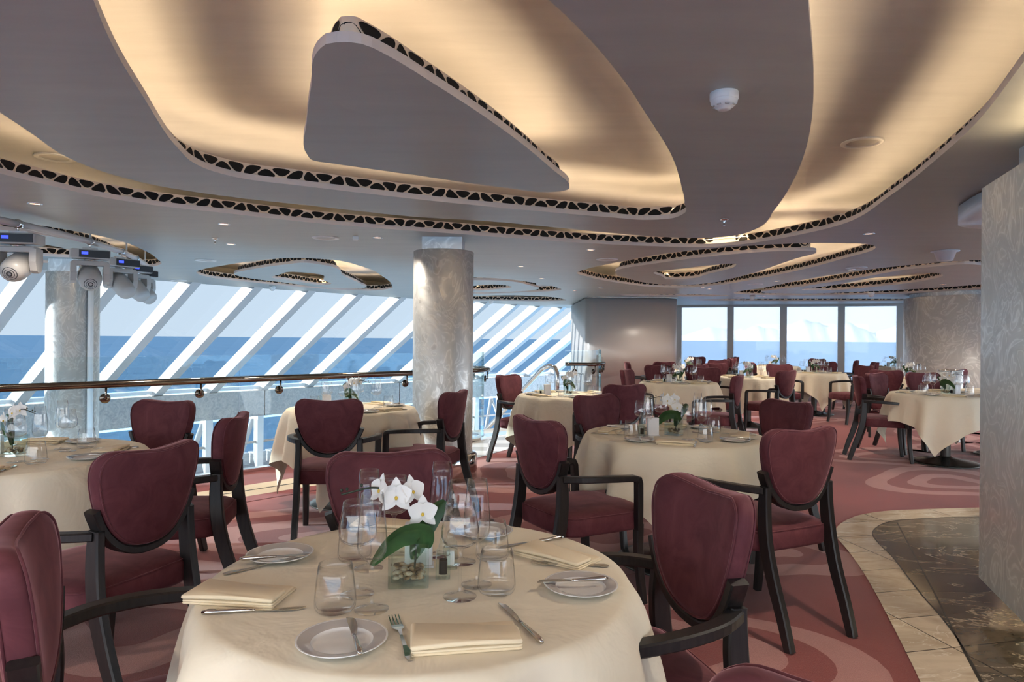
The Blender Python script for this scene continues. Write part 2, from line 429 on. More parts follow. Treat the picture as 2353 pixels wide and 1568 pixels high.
G10 = [Vector((3.4 + 1.2 * math.cos(a), 14.35 + .35 * math.sin(a))) for a in [2 * PI * i / 12 for i in range(12)]]
def sc(o, k, dx=0, dy=0):
    c = sum(o, Vector((0, 0))) / len(o)
    return [c + (p - c) * k + Vector((dx, dy)) for p in o]
G3p = sc(G3, .74, -.1, .05); G3o = sc(G3, .36, -.1, .1)
TOPS = [(-19.4,-3.6),(-18.5,-2.7),(-17.6,-1.8),(-16.7,-.9),(-15.8,0),(-14.9,.9),(-14.0,1.8),(-13.1,2.7),(-12.2,3.6),(-11.3,4.5),(-10.4,5.4),(-9.5,6.3),(-8.65,7.2),(-7.8,8.1),(-7.4,9.0),(-6.98,9.9),(-6.4,11.0),(-5.7,12.02),(-5.01,13.09),(-4.25,13.98),(-3.46,14.9),(-2.7,15.95),(-1.75,17.0),(-.78,17.9),(0,18.8),(.67,19.6),(1.37,20.3),(2.1,21.0),(2.9,21.7),(3.8,22.5),(4.7,23.3),(5.6,24.1)]
BACKW = [(4.53,18.55),(5.77,18.05),(7.03,17.7),(8.34,17.3),(9.55,16.8),(10.9,16.2),(12.4,15.4)]
outer = W(TOPS) + W([(3.6,18.9)]) + W(BACKW) + W([(12.4,-4.0),(-19.4,-4.0)])
holes = [resample(ccw(catmull(h, 8)), .05) for h in (OA, G3, G4, G5, G6, G7, G8, G9, G10)]
RIM = .034; LAT = .078; INS = .06
ceiling = slab('ceiling', outer, holes, CEIL, CEIL + RIM, ['ceiling_paint', 'rim_paint'])
tag(ceiling, kind='structure')
cap = slab('recess_ceiling', outer, [], CEIL + .33, CEIL + .36, ['ceiling_paint_lit', 'ceiling_paint_lit'], ceiling)
def lattice(outline, inside):
    # band on the rim; dark faces painted as the unlit void behind slanted bars
    p = resample(ccw(catmull(outline, 8)), .02); nrm = normals(p); n = len(p)
    sgn = -1 if inside else 1
    z0 = CEIL + RIM - .002; mb = MB()
    q = [p[i] - nrm[i] * (INS * sgn) for i in range(n)]
    vs = [(a.x, a.y, z0) for a in q] + [(a.x, a.y, z0 + LAT) for a in q]
    mb.add(vs, [[i, (i + 1) % n, n + (i + 1) % n, n + i] if not inside else [i, n + i, n + (i + 1) % n, (i + 1) % n] for i in range(n)], 'lattice_cream', True)
    L = [0]
    for i in range(n): L.append(L[-1] + (q[(i + 1) % n] - q[i]).length)
    tot = L[-1]; d = .0025
    def at(u, v):
        u = u % tot; k = min(n - 1, int(u / tot * n))
        while k > 0 and L[k] > u: k -= 1
        while L[k + 1] < u: k += 1
        t = (u - L[k]) / (L[k + 1] - L[k]); a = q[k].lerp(q[(k + 1) % n], t); m_ = nrm[k].lerp(nrm[(k + 1) % n], t)
        a = a + m_ * (d * sgn)
        return (a.x, a.y, z0 + LAT * v)
    cnt = int(tot / .088); cnt -= cnt % 1; step = tot / max(4, cnt); slants = []
    pat = [1, -1, 1, .35, -1, 1, -.35, -1, 1, -1, -.4]
    for k in range(cnt): slants.append(pat[k % len(pat)] * .036)
    for k in range(cnt):
        a = k * step; b = (k + 1) * step; sa = slants[k]; sb = slants[(k + 1) % cnt]; g = .0065
        # corners u offset at bottom(-s) and top(+s)
        poly = [(a - sa + g, .13), (b - sb - g, .13), (b + sb - g, .92), (a + sa + g, .92)]
        if poly[1][0] - poly[0][0] < .006: poly[0] = poly[1] = ((poly[0][0] + poly[1][0]) / 2, .13)
        if poly[2][0] - poly[3][0] < .006: poly[2] = poly[3] = ((poly[2][0] + poly[3][0]) / 2, .92)
        for it in range(2):
            o = []
            for i in range(len(poly)):
                x, y = poly[i], poly[(i + 1) % len(poly)]
                if x == y: continue
                o.append((x[0] * .77 + y[0] * .23, x[1] * .77 + y[1] * .23)); o.append((x[0] * .23 + y[0] * .77, x[1] * .23 + y[1] * .77))
            poly = o
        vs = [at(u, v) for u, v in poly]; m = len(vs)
        mb.add(vs, [list(range(m)) if not inside else list(range(m))[::-1]], 'void_shade', False)
    o = mb.build('lattice_strip', ceiling)
    # led strip on top of the edge, out of sight behind the band
    s = resample(p, .16); ns = normals(s); mb = MB(); m = len(s); zz = CEIL + RIM + LAT * .62
    off0, off1 = (.085, .10)
    off0 *= -sgn; off1 *= -sgn
    vs = [((s[i] + ns[i] * off0).x, (s[i] + ns[i] * off0).y, zz) for i in range(m)] + [((s[i] + ns[i] * off1).x, (s[i] + ns[i] * off1).y, zz) for i in range(m)]
    fs = []
    for i in range(m):
        f = [i, (i + 1) % m, m + (i + 1) % m, m + i]
        a, b_, c = Vector(vs[f[0]]), Vector(vs[f[1]]), Vector(vs[f[2]])
        fs.append(f if (b_ - a).cross(c - b_).z > 0 else f[::-1])
    mb.add(vs, fs, 'cove_led', False); mb.build('light_strip', ceiling)
for h in (OA, G3, G4, G5, G6, G7, G8, G9, G10): lattice(h, True)
def panel(out, hole):
    slab('floating_panel', resample(ccw(catmull(out, 8)), .04), [resample(ccw(catmull(hole, 8)), .04)] if hole else [], CEIL - .001, CEIL + RIM, ['ceiling_paint', 'rim_paint'], ceiling)
    lattice(out, False)
    if hole: lattice(hole, True)
panel(P1, O2); panel(P2, None); panel(G3p, G3o); panel(G4p, G4o); panel(G5p, G5o); panel(G7p, G7o); panel(G8p, G8o)
mb = MB()   # fascia round the roof edge, added to keep sun and sky out
n = len(outer)
for i in range(n):
    a, b = outer[i], outer[(i + 1) % n]
    mb.add([(a.x, a.y, CEIL), (b.x, b.y, CEIL), (b.x, b.y, CEIL + .36), (a.x, a.y, CEIL + .36)], [[0, 1, 2, 3]], 'ceiling_paint', False)
mb.build('fascia', ceiling)

# ------------------------------------------------------------------ floor
EDGE = [(-12.9,-4.0),(-12.25,-3.0),(-.2,9.05),(.9,11.1),(1.3,11.1),(1.62,14.9),(1.62,18.6),(4.53,18.6)]
floorpoly = W(EDGE + BACKW + [(12.4,-4.0)])
floor = slab('floor', floorpoly, [], -.30, 0, ['carpet_red', 'white_paint'])
tag(floor, kind='structure')
mb = MB()
def motif(cx, cy, rad, rot, stretch=1.25, levels=(1, .74, .5, .27), lobes=3, k=.16):
    for li, s_ in enumerate(levels):
        pts = []
        for i in range(48):
            a = 2 * PI * i / 48; r = rad * s_ * (1 + k * math.cos(lobes * a) + .05 * math.sin(2 * a + rot * 3))
            x = r * math.cos(a) * stretch + (1 - s_) * rad * .12; y = r * math.sin(a)
            pts.append((cx + x * math.cos(rot) - y * math.sin(rot), cy + x * math.sin(rot) + y * math.cos(rot)))
        mb.poly(pts, .0004 * (li + 1), 'carpet_pink' if li % 2 == 0 else 'carpet_red')
c = fl(2195, 1108); motif(c.x, c.y, .66, R(200), 1.3)
c = fl(1790, 1270); motif(c.x, c.y, .42, R(90), 1.2, (1, .6, .3))
c = fl(1620, 1500); motif(c.x, c.y, .55, R(120), 1.2)
c = fl(1180, 1085); motif(c.x + .35, c.y, .8, R(10), 1.35)
c = fl(760, 1235); motif(c.x, c.y, .95, R(185), 1.4, (1, .78, .57, .34, .16))
c = fl(330, 1440); motif(c.x, c.y, .8, R(150), 1.3, (1, .75, .5, .25))
c = fl(1390, 1230); motif(c.x, c.y, .7, R(20), 1.3)
c = fl(2040, 1050); motif(c.x, c.y, .62, R(185), 1.5)
rnd = random.Random(3)
spots = [(c_.x, c_.y, r_) for c_, r_ in ((fl(2195,1108),1.2),(fl(1790,1270),.8),(fl(1620,1500),.9),(fl(1180,1085),1.3),(fl(760,1235),1.5),(fl(330,1440),1.3),(fl(1390,1230),1.2),(fl(2040,1050),1.1),(fl(1950,1330),1.15),(fl(2000,1130),.7))]
for i in range(400):
    x = rnd.uniform(-6, 12); y = rnd.uniform(.3, 18.2); r = rnd.uniform(.5, .85)
    if y - x > 7.55 - 1.3 * r or y > 16.5 + (9 - x) * .2 or (x < 4.2 and y > 12) or y - 1.7 * x > 8.2 - r * 2: continue
    if x > 1.3 and y < 4.0: continue
    if any((x - a) ** 2 + (y - b) ** 2 < (r * 1.0 + c_ * .75) ** 2 for a, b, c_ in spots): continue
    spots.append((x, y, r * 1.1)); motif(x, y, r, rnd.uniform(0, 6.28), rnd.uniform(1.15, 1.35), (1, .76, .52, .3), 3, rnd.choice((.10, .18, .24)))
mb.build('carpet_pattern', floor)
def strip(c0, c1, z, m, name):
    b = MB(); b.poly([(-12.9, -12.9 + c0), (-c0 + 8.85, 8.85), (-c1 + 8.85, 8.85), (-12.9, -12.9 + c1)], z, m)
    return tag(b.build(name), kind='structure')
b = MB(); b.poly([(-8.5, -8.5 + 9.24), (-.45, 8.78), (-.62, 8.1), (-1.35, 7.05 ), (-8.5, -8.5 + 8.4)], .0030, 'carpet_dark')
b.poly([(-8.5, -8.5 + 8.4), (-1.0, 7.4), (-.72, 7.08), (-8.5, -8.5 + 7.8)], .0036, 'travertine')
b.poly([(-8.5, -8.5 + 8.11), (-.9, 7.21), (-.88, 7.19), (-8.5, -8.5 + 8.085)], .0038, 'joint_dark')
b.poly([(-8.5, -8.5 + 7.8), (-.72, 7.08), (-.6, 6.95), (-8.5, -8.5 + 7.55)], .0030, 'carpet_dark')
tag(b.build('floor_border'), kind='structure')
b = MB(); b.poly([(-.42, 7.45), (0, 8.2), (.55, 9.3), (1.25, 10.9), (.9, 11.08), (-.22, 9.0), (-.8, 8.42)], .003, 'marble_white')
tag(b.build('floor_landing'), kind='structure')
b = MB()
ob = [fl(x, y).xy for x, y in [(2340,1166),(2251,1168),(2110,1172),(2046,1175),(1980,1184),(1941,1199),(1921,1217),(1924,1237),(1947,1265),(1980,1311),(2013,1367),(2046,1430),(2076,1489),(2114,1568),(2150,1660),(2185,1800)]]
ib = [fl(x, y).xy for x, y in [(2340,1187),(2251,1189),(2112,1194),(2046,1200),(2017,1212),(2005,1230),(2017,1248),(2050,1281),(2083,1324),(2122,1374),(2165,1423),(2212,1489),(2256,1568),(2330,1700),(2400,1850)]]
far = [Vector((9, .4)), Vector((9, 5.4))]
b.poly(catmull(ob, 6, False) + far, .0035, 'marble_beige')
b.poly(catmull(ib, 6, False) + [Vector((9, .5)), Vector((9, 5.2))], .0042, 'marble_dark')
ic = catmull(ib, 6, False)
for i in range(len(ic) - 1):
    a, c_ = ic[i], ic[i + 1]; t = (c_ - a).normalized(); nn_ = Vector((t.y, -t.x)) * .004
    b.add([(*(a - nn_), .0047), (*(c_ - nn_), .0047), (*(c_ + nn_), .0047), (*(a + nn_), .0047)], [[0, 1, 2, 3]], 'joint_dark', False)
# the long joint across the dark stone
j0 = fl(2061, 1202).xy; j1 = fl(2150, 1370).xy; j2 = fl(2215, 1500).xy; j3 = fl(2290, 1640).xy
for a, c_ in ((j0, j1), (j1, j2), (j2, j3)):
    t = (c_ - a).normalized(); nn_ = Vector((t.y, -t.x)) * .004
    b.add([(*(a - nn_), .0047), (*(c_ - nn_), .0047), (*(c_ + nn_), .0047), (*(a + nn_), .0047)], [[0, 1, 2, 3]], 'joint_dark', False)
tag(b.build('floor_marble'), kind='structure')

# ------------------------------------------------------------------ outside
b = MB(); S = 60000
b.add([(-S, -2000, -34), (S, -2000, -34), (S, S, -34), (-S, S, -34)], [[0, 1, 2, 3]], 'sea', False)
tag(b.build('sea'), 'calm blue sea reaching the horizon beyond the windows', 'sea', kind='stuff')
b = MB(); rm = random.Random(5); pts = []
Y0 = 42000
hs = [0]
for i in range(90): hs.append(max(150, hs[-1] + rm.uniform(-260, 290)))
for i, h in enumerate(hs):
    k = math.sin(PI * i / len(hs)); pts.append((9000 + i * 260, (1000 + 230 * math.sin(i * .21) + 160 * math.sin(i * .57 + 1) + 60 * math.sin(i * 1.7)) * min(1, k * 1.6)))
vs = []; fs = []
for x, h in pts: vs += [(x, Y0 - 900, -34), (x, Y0, -34 + h), (x, Y0 + 900, -34)]
for i in range(len(pts) - 1): fs += [[3 * i, 3 * i + 3, 3 * i + 4, 3 * i + 1], [3 * i + 1, 3 * i + 4, 3 * i + 5, 3 * i + 2]]
b.add(vs, fs, 'mountain', True)
tag(b.build('mountain_range'), 'pale snowy mountains on the horizon behind the far right windows', 'mountains')

# sloping glazing
OFF = Vector((-2.5, 1.2, -2.16))
NS = Vector((0, 0, 0))
for i in range(len(TOPS) - 1):
    a = Vector((*TOPS[i], CEIL)); c_ = Vector((*TOPS[i + 1], CEIL)); a2 = a + OFF; c2 = c_ + OFF
    if a.y < -3: pass
    d = (c_ - a).normalized(); nrm = d.cross(OFF).normalized()
    if nrm.z < 0: nrm = -nrm
    b = MB(); b.add([a + nrm * .1, c_ + nrm * .1, c2 + nrm * .1, a2 + nrm * .1], [[0, 1, 2, 3]], 'window_glass', False)
    w = tag(b.build('window_%d' % (i + 1)), kind='structure')
    b = MB(); o = OFF.normalized()
    # mullion at a, 14 cm wide, 26 cm deep inward
    hw = d * .09; dn = -nrm * .24
    q = [a - hw - o * .05, a + hw - o * .05, a + hw - o * .05 + dn, a - hw - o * .05 + dn]
    q = [v + nrm * .1 - OFF * .09 for v in q]; L = OFF * 1.12
    vs = q + [v + L for v in q]
    b.add(vs, [[0, 1, 5, 4], [1, 2, 6, 5], [2, 3, 7, 6], [3, 0, 4, 7], [0, 3, 2, 1], [4, 5, 6, 7]], 'mullion_paint', False)
    b.build('mullion', w)
    b = MB()   # bottom rail of each pane
    q = [a2, c2, c2 + Vector((0, 0, .07)), a2 + Vector((0, 0, .07))]
    nin = Vector((.55, -.83, 0)) * .12
    b.add(q + [v + nin for v in q], [[0, 1, 2, 3], [4, 7, 6, 5], [3, 2, 6, 7], [0, 4, 5, 1]], 'white_paint', False)
    b.build('window_sill', w)
    b = MB(); lo = Vector((0, 0, -4.0 - a2.z)); b.add([a2 + Vector((0, 0, -.6 - a2.z)), c2 + Vector((0, 0, -.6 - a2.z)), c2 + lo, a2 + lo], [[0, 1, 2, 3]], 'window_glass', False)
    b.build('lower_pane', w)
# deck-edge beam under the glazing, posts and braces of the deck below
b = MB()
for i in range(len(TOPS) - 1):
    a = Vector((TOPS[i][0] + OFF.x, TOPS[i][1] + OFF.y, 0)); c_ = Vector((TOPS[i + 1][0] + OFF.x, TOPS[i + 1][1] + OFF.y, 0))
    t = (c_ - a).normalized(); nin = Vector((t.y, -t.x, 0)) * .25
    z0, z1 = -.52, .07
    vs = [a + nin + Vector((0, 0, z0)), c_ + nin + Vector((0, 0, z0)), c_ + nin + Vector((0, 0, z1)), a + nin + Vector((0, 0, z1)), a + Vector((0, 0, z0)), c_ + Vector((0, 0, z0)), c_ + Vector((0, 0, z1)), a + Vector((0, 0, z1))]
    b.add(vs, [[0, 1, 2, 3], [3, 2, 6, 7], [0, 4, 5, 1], [5, 4, 7, 6]], 'beam_stone', False)
tag(b.build('trim_1'), kind='structure')
b = MB()
for i in range(11, len(TOPS) - 1):
    a = Vector((TOPS[i][0] + OFF.x, TOPS[i][1] + OFF.y, 0)); c_ = Vector((TOPS[i + 1][0] + OFF.x, TOPS[i + 1][1] + OFF.y, 0))
    rz = math.atan2((c_ - a).y, (c_ - a).x)
    b.box((a.x, a.y, -2.3), (.16, .16, 3.56), 'white_paint', rz)
    out = Vector((-.55, .83, 0)) * .5
    b.tube([a + Vector((0, 0, -3.6)), c_ + Vector((0, 0, -.6)) + out], .06, 'white_paint', 6)
    if i % 2: b.tube([a + out + Vector((0, 0, -.6)), c_ + Vector((0, 0, -3.8))], .045, 'white_paint', 6)
    b.tube([a + Vector((0, 0, -1.15)), c_ + Vector((0, 0, -1.15))], .03, 'rim_paint', 6)
tag(b.build('trim_2'), kind='structure')
b = MB(); b.poly([(-4.1, 21.2), (-9.7, 25.4), (-12.4, 22.5), (-15.4, 18.6), (-18.5, 14.7), (-22, 9.3), (-16.4, 5.1), (-12.9, 10.5), (-9.8, 14.4), (-6.8, 18.3)][::-1], -3.1, 'deck_grey')
for k in range(26):
    t = k / 25; b.box((-19 + 10.5 * t, 12 + 12.5 * t, -2.9), (.5, .35, .4), 'white_paint', R(50))
tag(b.build('outer_deck'), 'white outdoor deck one level below the sloping windows', 'deck')

lp = [(x + OFF.x, y + OFF.y) for x, y in TOPS]
b = MB(); b.poly(lp + [(1.7, 18.9), (1.3, 11.6), (-.2, 9.1), (-12.25, -3.0), (-12.9, -4.6), (-21.9, -4.6)], -3.4, 'travertine')
tag(b.build('floor_lower'), kind='structure')  # unseen lower deck floor, added to stop light from below
b = MB()   # end of the lower level, closing it behind the viewer
b.add([(-21.9, -4.3, -3.4), (-12.9, -4.3, -3.4), (-12.9, -4.3, 0), (-21.9, -4.3, 0)], [[0, 1, 2, 3]], 'wall_beige', False)
tag(b.build('wall_lower'), kind='structure')
# vertical windows at the back
for i in range(len(BACKW) - 1):
    a = Vector((*BACKW[i], 0)); c_ = Vector((*BACKW[i + 1], 0)); t = (c_ - a).normalized(); rz = math.atan2(t.y, t.x)
    b = MB(); b.add([a + Vector((0, 0, .1)), c_ + Vector((0, 0, .1)), c_ + Vector((0, 0, CEIL)), a + Vector((0, 0, CEIL))], [[0, 1, 2, 3]], 'window_hazy', False)
    w = tag(b.build('window_%d' % (i + 40)), kind='structure')
    b = MB(); b.box((a.x, a.y, CEIL / 2), (.16, .14, CEIL), 'grey_plastic', rz); b.build('mullion', w)
    m_ = (a + c_) / 2; b = MB(); b.box((m_.x, m_.y - .04, .06), ((c_ - a).length, .12, .12), 'rim_paint', rz); b.build('window_sill', w)
    b = MB(); b.box((m_.x, m_.y - .03, CEIL - .03), ((c_ - a).length, .1, .06), 'grey_plastic', rz); b.build('window_head', w)

# right side left open to let unseen sky light in
# beige wall block
b = MB()
def rrect(x0, y0, x1, y1, r, n=6):
    o = []
    for cx, cy, a0 in ((x1 - r, y1 - r, 0), (x0 + r, y1 - r, 90), (x0 + r, y0 + r, 180), (x1 - r, y0 + r, 270)):
        for k in range(n + 1):
            a = R(a0 + 90 * k / n); o.append(Vector((cx + r * math.cos(a), cy + r * math.sin(a))))
    return o
ol = rrect(1.62, 15.0, 3.66, 18.9, .22)
b.rings([[(p.x, p.y, z) for p in ol] for z in (0, CEIL - .03)], 'wall_beige', True, True)
tag(b.build('wall_back'), kind='structure')
b = MB(); b.box((2.64, 14.985, CEIL - .012), (2.0, .03, .02), 'cutlery'); tag(b.build('trim_3'), kind='structure')

# ------------------------------------------------------------------ columns and metal cladding
def column(cx, cy, r, ztop, label, plinth=True, zbot=0.0):
    t = empty('column', (cx, cy, zbot)); tag(t, label, 'column')
    b = MB(); b.lathe([(0, ztop - zbot), (r - .004, ztop - zbot), (r, ztop - zbot - .004), (r, .22 if plinth else 0)], 'swirl_metal', n=48); b.build('shaft', t)
    b = MB(); b.box((0, 0, (CEIL + ztop) / 2 - zbot), (r * 1.3, r * 1.3, CEIL - ztop), 'swirl_metal'); b.build('capital', t)
    if plinth:
        b = MB(); b.lathe([(r, .25), (r + .03, .24), (r + .045, .22), (r + .045, 0), (0, 0)], 'chrome', n=48); b.build('plinth', t)
    return t
column(-.655, 6.5, .285, 2.14, 'brushed swirl metal column between the railing and the near tables')
column(-5.5, 8.55, .29, 2.10, 'sunlit brushed metal column beyond the glass railing at left', False, -4.0)
b = MB(); b.tube([(-5.2, 8.42, -3), (-5.2, 8.42, CEIL)], .035, 'white_paint', 10); tag(b.build('down_pipe'), 'slim white pipe beside the sunlit metal column', 'pipe')
t = empty('drum_wall', (9.06, 13.2, 0)); tag(t, 'large round wall drum clad in swirl brushed metal', 'drum')
b = MB(); b.lathe([(1.3, 0), (1.3, 2.18), (1.26, 2.18), (1.26, 2.185)], 'swirl_drum', n=72); b.build('cladding', t)
b = MB(); b.lathe([(1.2, 2.18), (1.2, CEIL)], 'swirl_drum', n=72); b.build('upper_band', t)
t = empty('metal_pedestal', (4.9 + .95, 9.1, 0)); tag(t, 'low round swirl metal pedestal beside the right hand metal panel', 'pedestal')
b = MB(); b.lathe([(0, .94), (.13, .94), (.14, .93), (.14, 0)], 'swirl_panel', n=32); b.build('cylinder_body', t)
b = MB(); b.lathe([(0, .955), (.15, .955), (.15, .94)], 'chrome', n=32); b.build('top_cap', t)
# near cladding on the right
A = Vector((2.375, 3.46)); dd = Vector((-.324, -.946)); rr = Vector((.946, -.324))
def quadbox(b, A, L, T, z0, z1, m, off=0):
    p = [A + rr * off, A + dd * L + rr * off, A + dd * L + rr * T, A + rr * T]
    vs = [(q.x, q.y, z0) for q in p] + [(q.x, q.y, z1) for q in p]
    b.add(vs, [[0, 1, 2, 3], [7, 6, 5, 4], [1, 0, 4, 5], [2, 1, 5, 6], [3, 2, 6, 7], [0, 3, 7, 4]], m, False)
t = empty('metal_clad_wall_unit', (A.x, A.y, 0)); tag(t, 'tall floating wall unit clad in swirl brushed metal at right edge', 'wall unit')
def part(b, name, par):
    o = b.build(name, par); o.location = (-par.location.x, -par.location.y, -par.location.z); return o
b = MB(); quadbox(b, A, 2.6, 1.1, .13, 2.10, 'swirl_panel'); part(b, 'metal_panel', t)
b = MB(); quadbox(b, A + dd * .12, 2.4, 1.0, 2.10, CEIL, 'swirl_panel', .12); part(b, 'upper_panel', t)
b = MB(); quadbox(b, A + dd * .10, 2.4, 1.0, 0, .13, 'chrome', .20); part(b, 'plinth', t)
b = MB(); quadbox(b, A + dd * .15, 2.2, .17, .118, .128, 'plinth_led', .15); part(b, 'light_strip', t)
b = MB(); quadbox(b, A + dd * .5, 2.0, .05, 2.105, 2.115, 'cove_led', .03); part(b, 'light_strip', t)
# white soffit behind it
b = MB(); ol = catmull([(2.72, 3.5, 0), (2.86, 4.1, 0), (2.98, 4.5, 0), (3.08, 4.72, 0), (3.35, 4.85, 0), (4.2, 4.95, 0), (5.4, 4.95, 0), (5.4, 3.6, 0)], 5)
b.rings([[(p.x, p.y, z) for p in ol] for z in (2.125, CEIL - .012)], 'white_paint', True, True)
tag(b.build('ceiling_bulkhead'), 'white curved bulkhead hanging from ceiling beside the right metal panel', 'bulkhead')

# ------------------------------------------------------------------ balustrade
def arc(pts, k=6): return catmull(pts, k, False)
def railing(path, label, seams, h=.91, hg=1.14, glass_step=1.55):
    t = empty('glass_railing', (path[0][0], path[0][1], 0)); tag(t, label, 'railing')
    P = [Vector(p) for p in path]; L = [0]
    for i in range(len(P) - 1): L.append(L[-1] + (P[i + 1] - P[i]).length)
    def at(s_):
        s_ = max(0, min(L[-1], s_)); k = 0
        while k < len(P) - 2 and L[k + 1] < s_: k += 1
        d = (P[k + 1] - P[k]).normalized(); return P[k] + d * (s_ - L[k]), d
    s_ = 0
    while s_ < L[-1] - .05:
        e = min(L[-1], s_ + glass_step)
        pts = [at(s_ + (e - s_ - .012) * j / 8) for j in range(9)]
        b = MB()
        inn = [p + Vector((-d.y, d.x)) * .006 for p, d in pts]; ou = [p - Vector((-d.y, d.x)) * .006 for p, d in pts]
        lp = inn + ou[::-1]
        b.rings([[(p.x, p.y, z) for p in lp] for z in (.02, hg)], 'rail_glass', False, True)
        part(b, 'glass_pane', t)
        for q in (.25, .75):
            p, d = at(s_ + (e - s_) * q); n_ = Vector((d.y, -d.x))
            b = MB(); a = p + n_ * .055
            mt = Matrix.Rotation(math.atan2(n_.y, n_.x), 3, 'Z') @ Matrix.Rotation(PI / 2, 3, 'Y')
            b.lathe([(0, .008), (.038, .008), (.042, .012), (.042, .03), (.038, .034), (0, .034)], 'dark_chrome', (p.x, p.y, h - .12), 16, axis=mt)
            b.tube([(p.x + n_.x * .02, p.y + n_.y * .02, h - .12), (a.x, a.y, h - .12), (a.x, a.y, h - .09), (a.x, a.y, h - .02)], .009, 'dark_chrome', 8)
            part(b, 'bracket', t)
        s_ = e
    b = MB(); hp = []
    for p, d in [at(L[-1] * j / 60) for j in range(61)]:
        q = p + Vector((d.y, -d.x)) * .055; hp.append((q.x, q.y, h))
    b.tube(hp, .031, 'dark_chrome', 14); part(b, 'handrail', t)
    b = MB()
    bs = [at(L[-1] * j / 60) for j in range(61)]; l1 = [p + Vector((d.y, -d.x)) * .035 for p, d in bs]; l2 = [p - Vector((d.y, -d.x)) * .05 for p, d in bs]
    b.rings([[(p.x, p.y, z) for p in l1 + l2[::-1]] for z in (.0045, .035)], 'chrome', False, True)
    part(b, 'base_rail', t)
    return t
main = [Vector(p) for p in [(-9.2, .02), (-6.5, 2.72), (-3.95, 5.27), (-2.63, 6.59), (-1.2, 8.02), (-.62, 8.6)]] + arc([(-.62, 8.6), (-.38, 8.95), (-.42, 9.3), (-.75, 9.55)], 6)[1:]
railing(main, 'long glass railing with dark chrome handrail along the window side', 0)
railing([(.88, 11.25), (1.30, 11.22)] + arc([(1.30, 11.22), (1.42, 11.4), (1.6, 12.6), (1.9, 14.85)], 4)[1:], 'short glass railing with handrail in front of the beige wall', 0, glass_step=.62)
b = MB(); b.tube([(.69, 10.4, 0), (.69, 10.4, .80), (.66, 10.43, .88), (.58, 10.50, .91), (.48, 10.6, .86), (-.41, 11.5, -.2), (-1.1, 12.2, -1.0)], .036, 'chrome', 12)
tag(b.build('stair_handrail'), 'chrome stair handrail bending down at the top of the stairs', 'handrail')
# stair flight going down behind the railing
b = MB()
for k in range(9):
    b.box((-.15 - k * .24, 10.5 + k * .24, -.10 - k * .17), (.36, 1.6, .05), 'white_paint', R(-45 + 0))
tag(b.build('stair_flight'), 'pale stair flight leading down beside the curved glass railing', 'stairs')

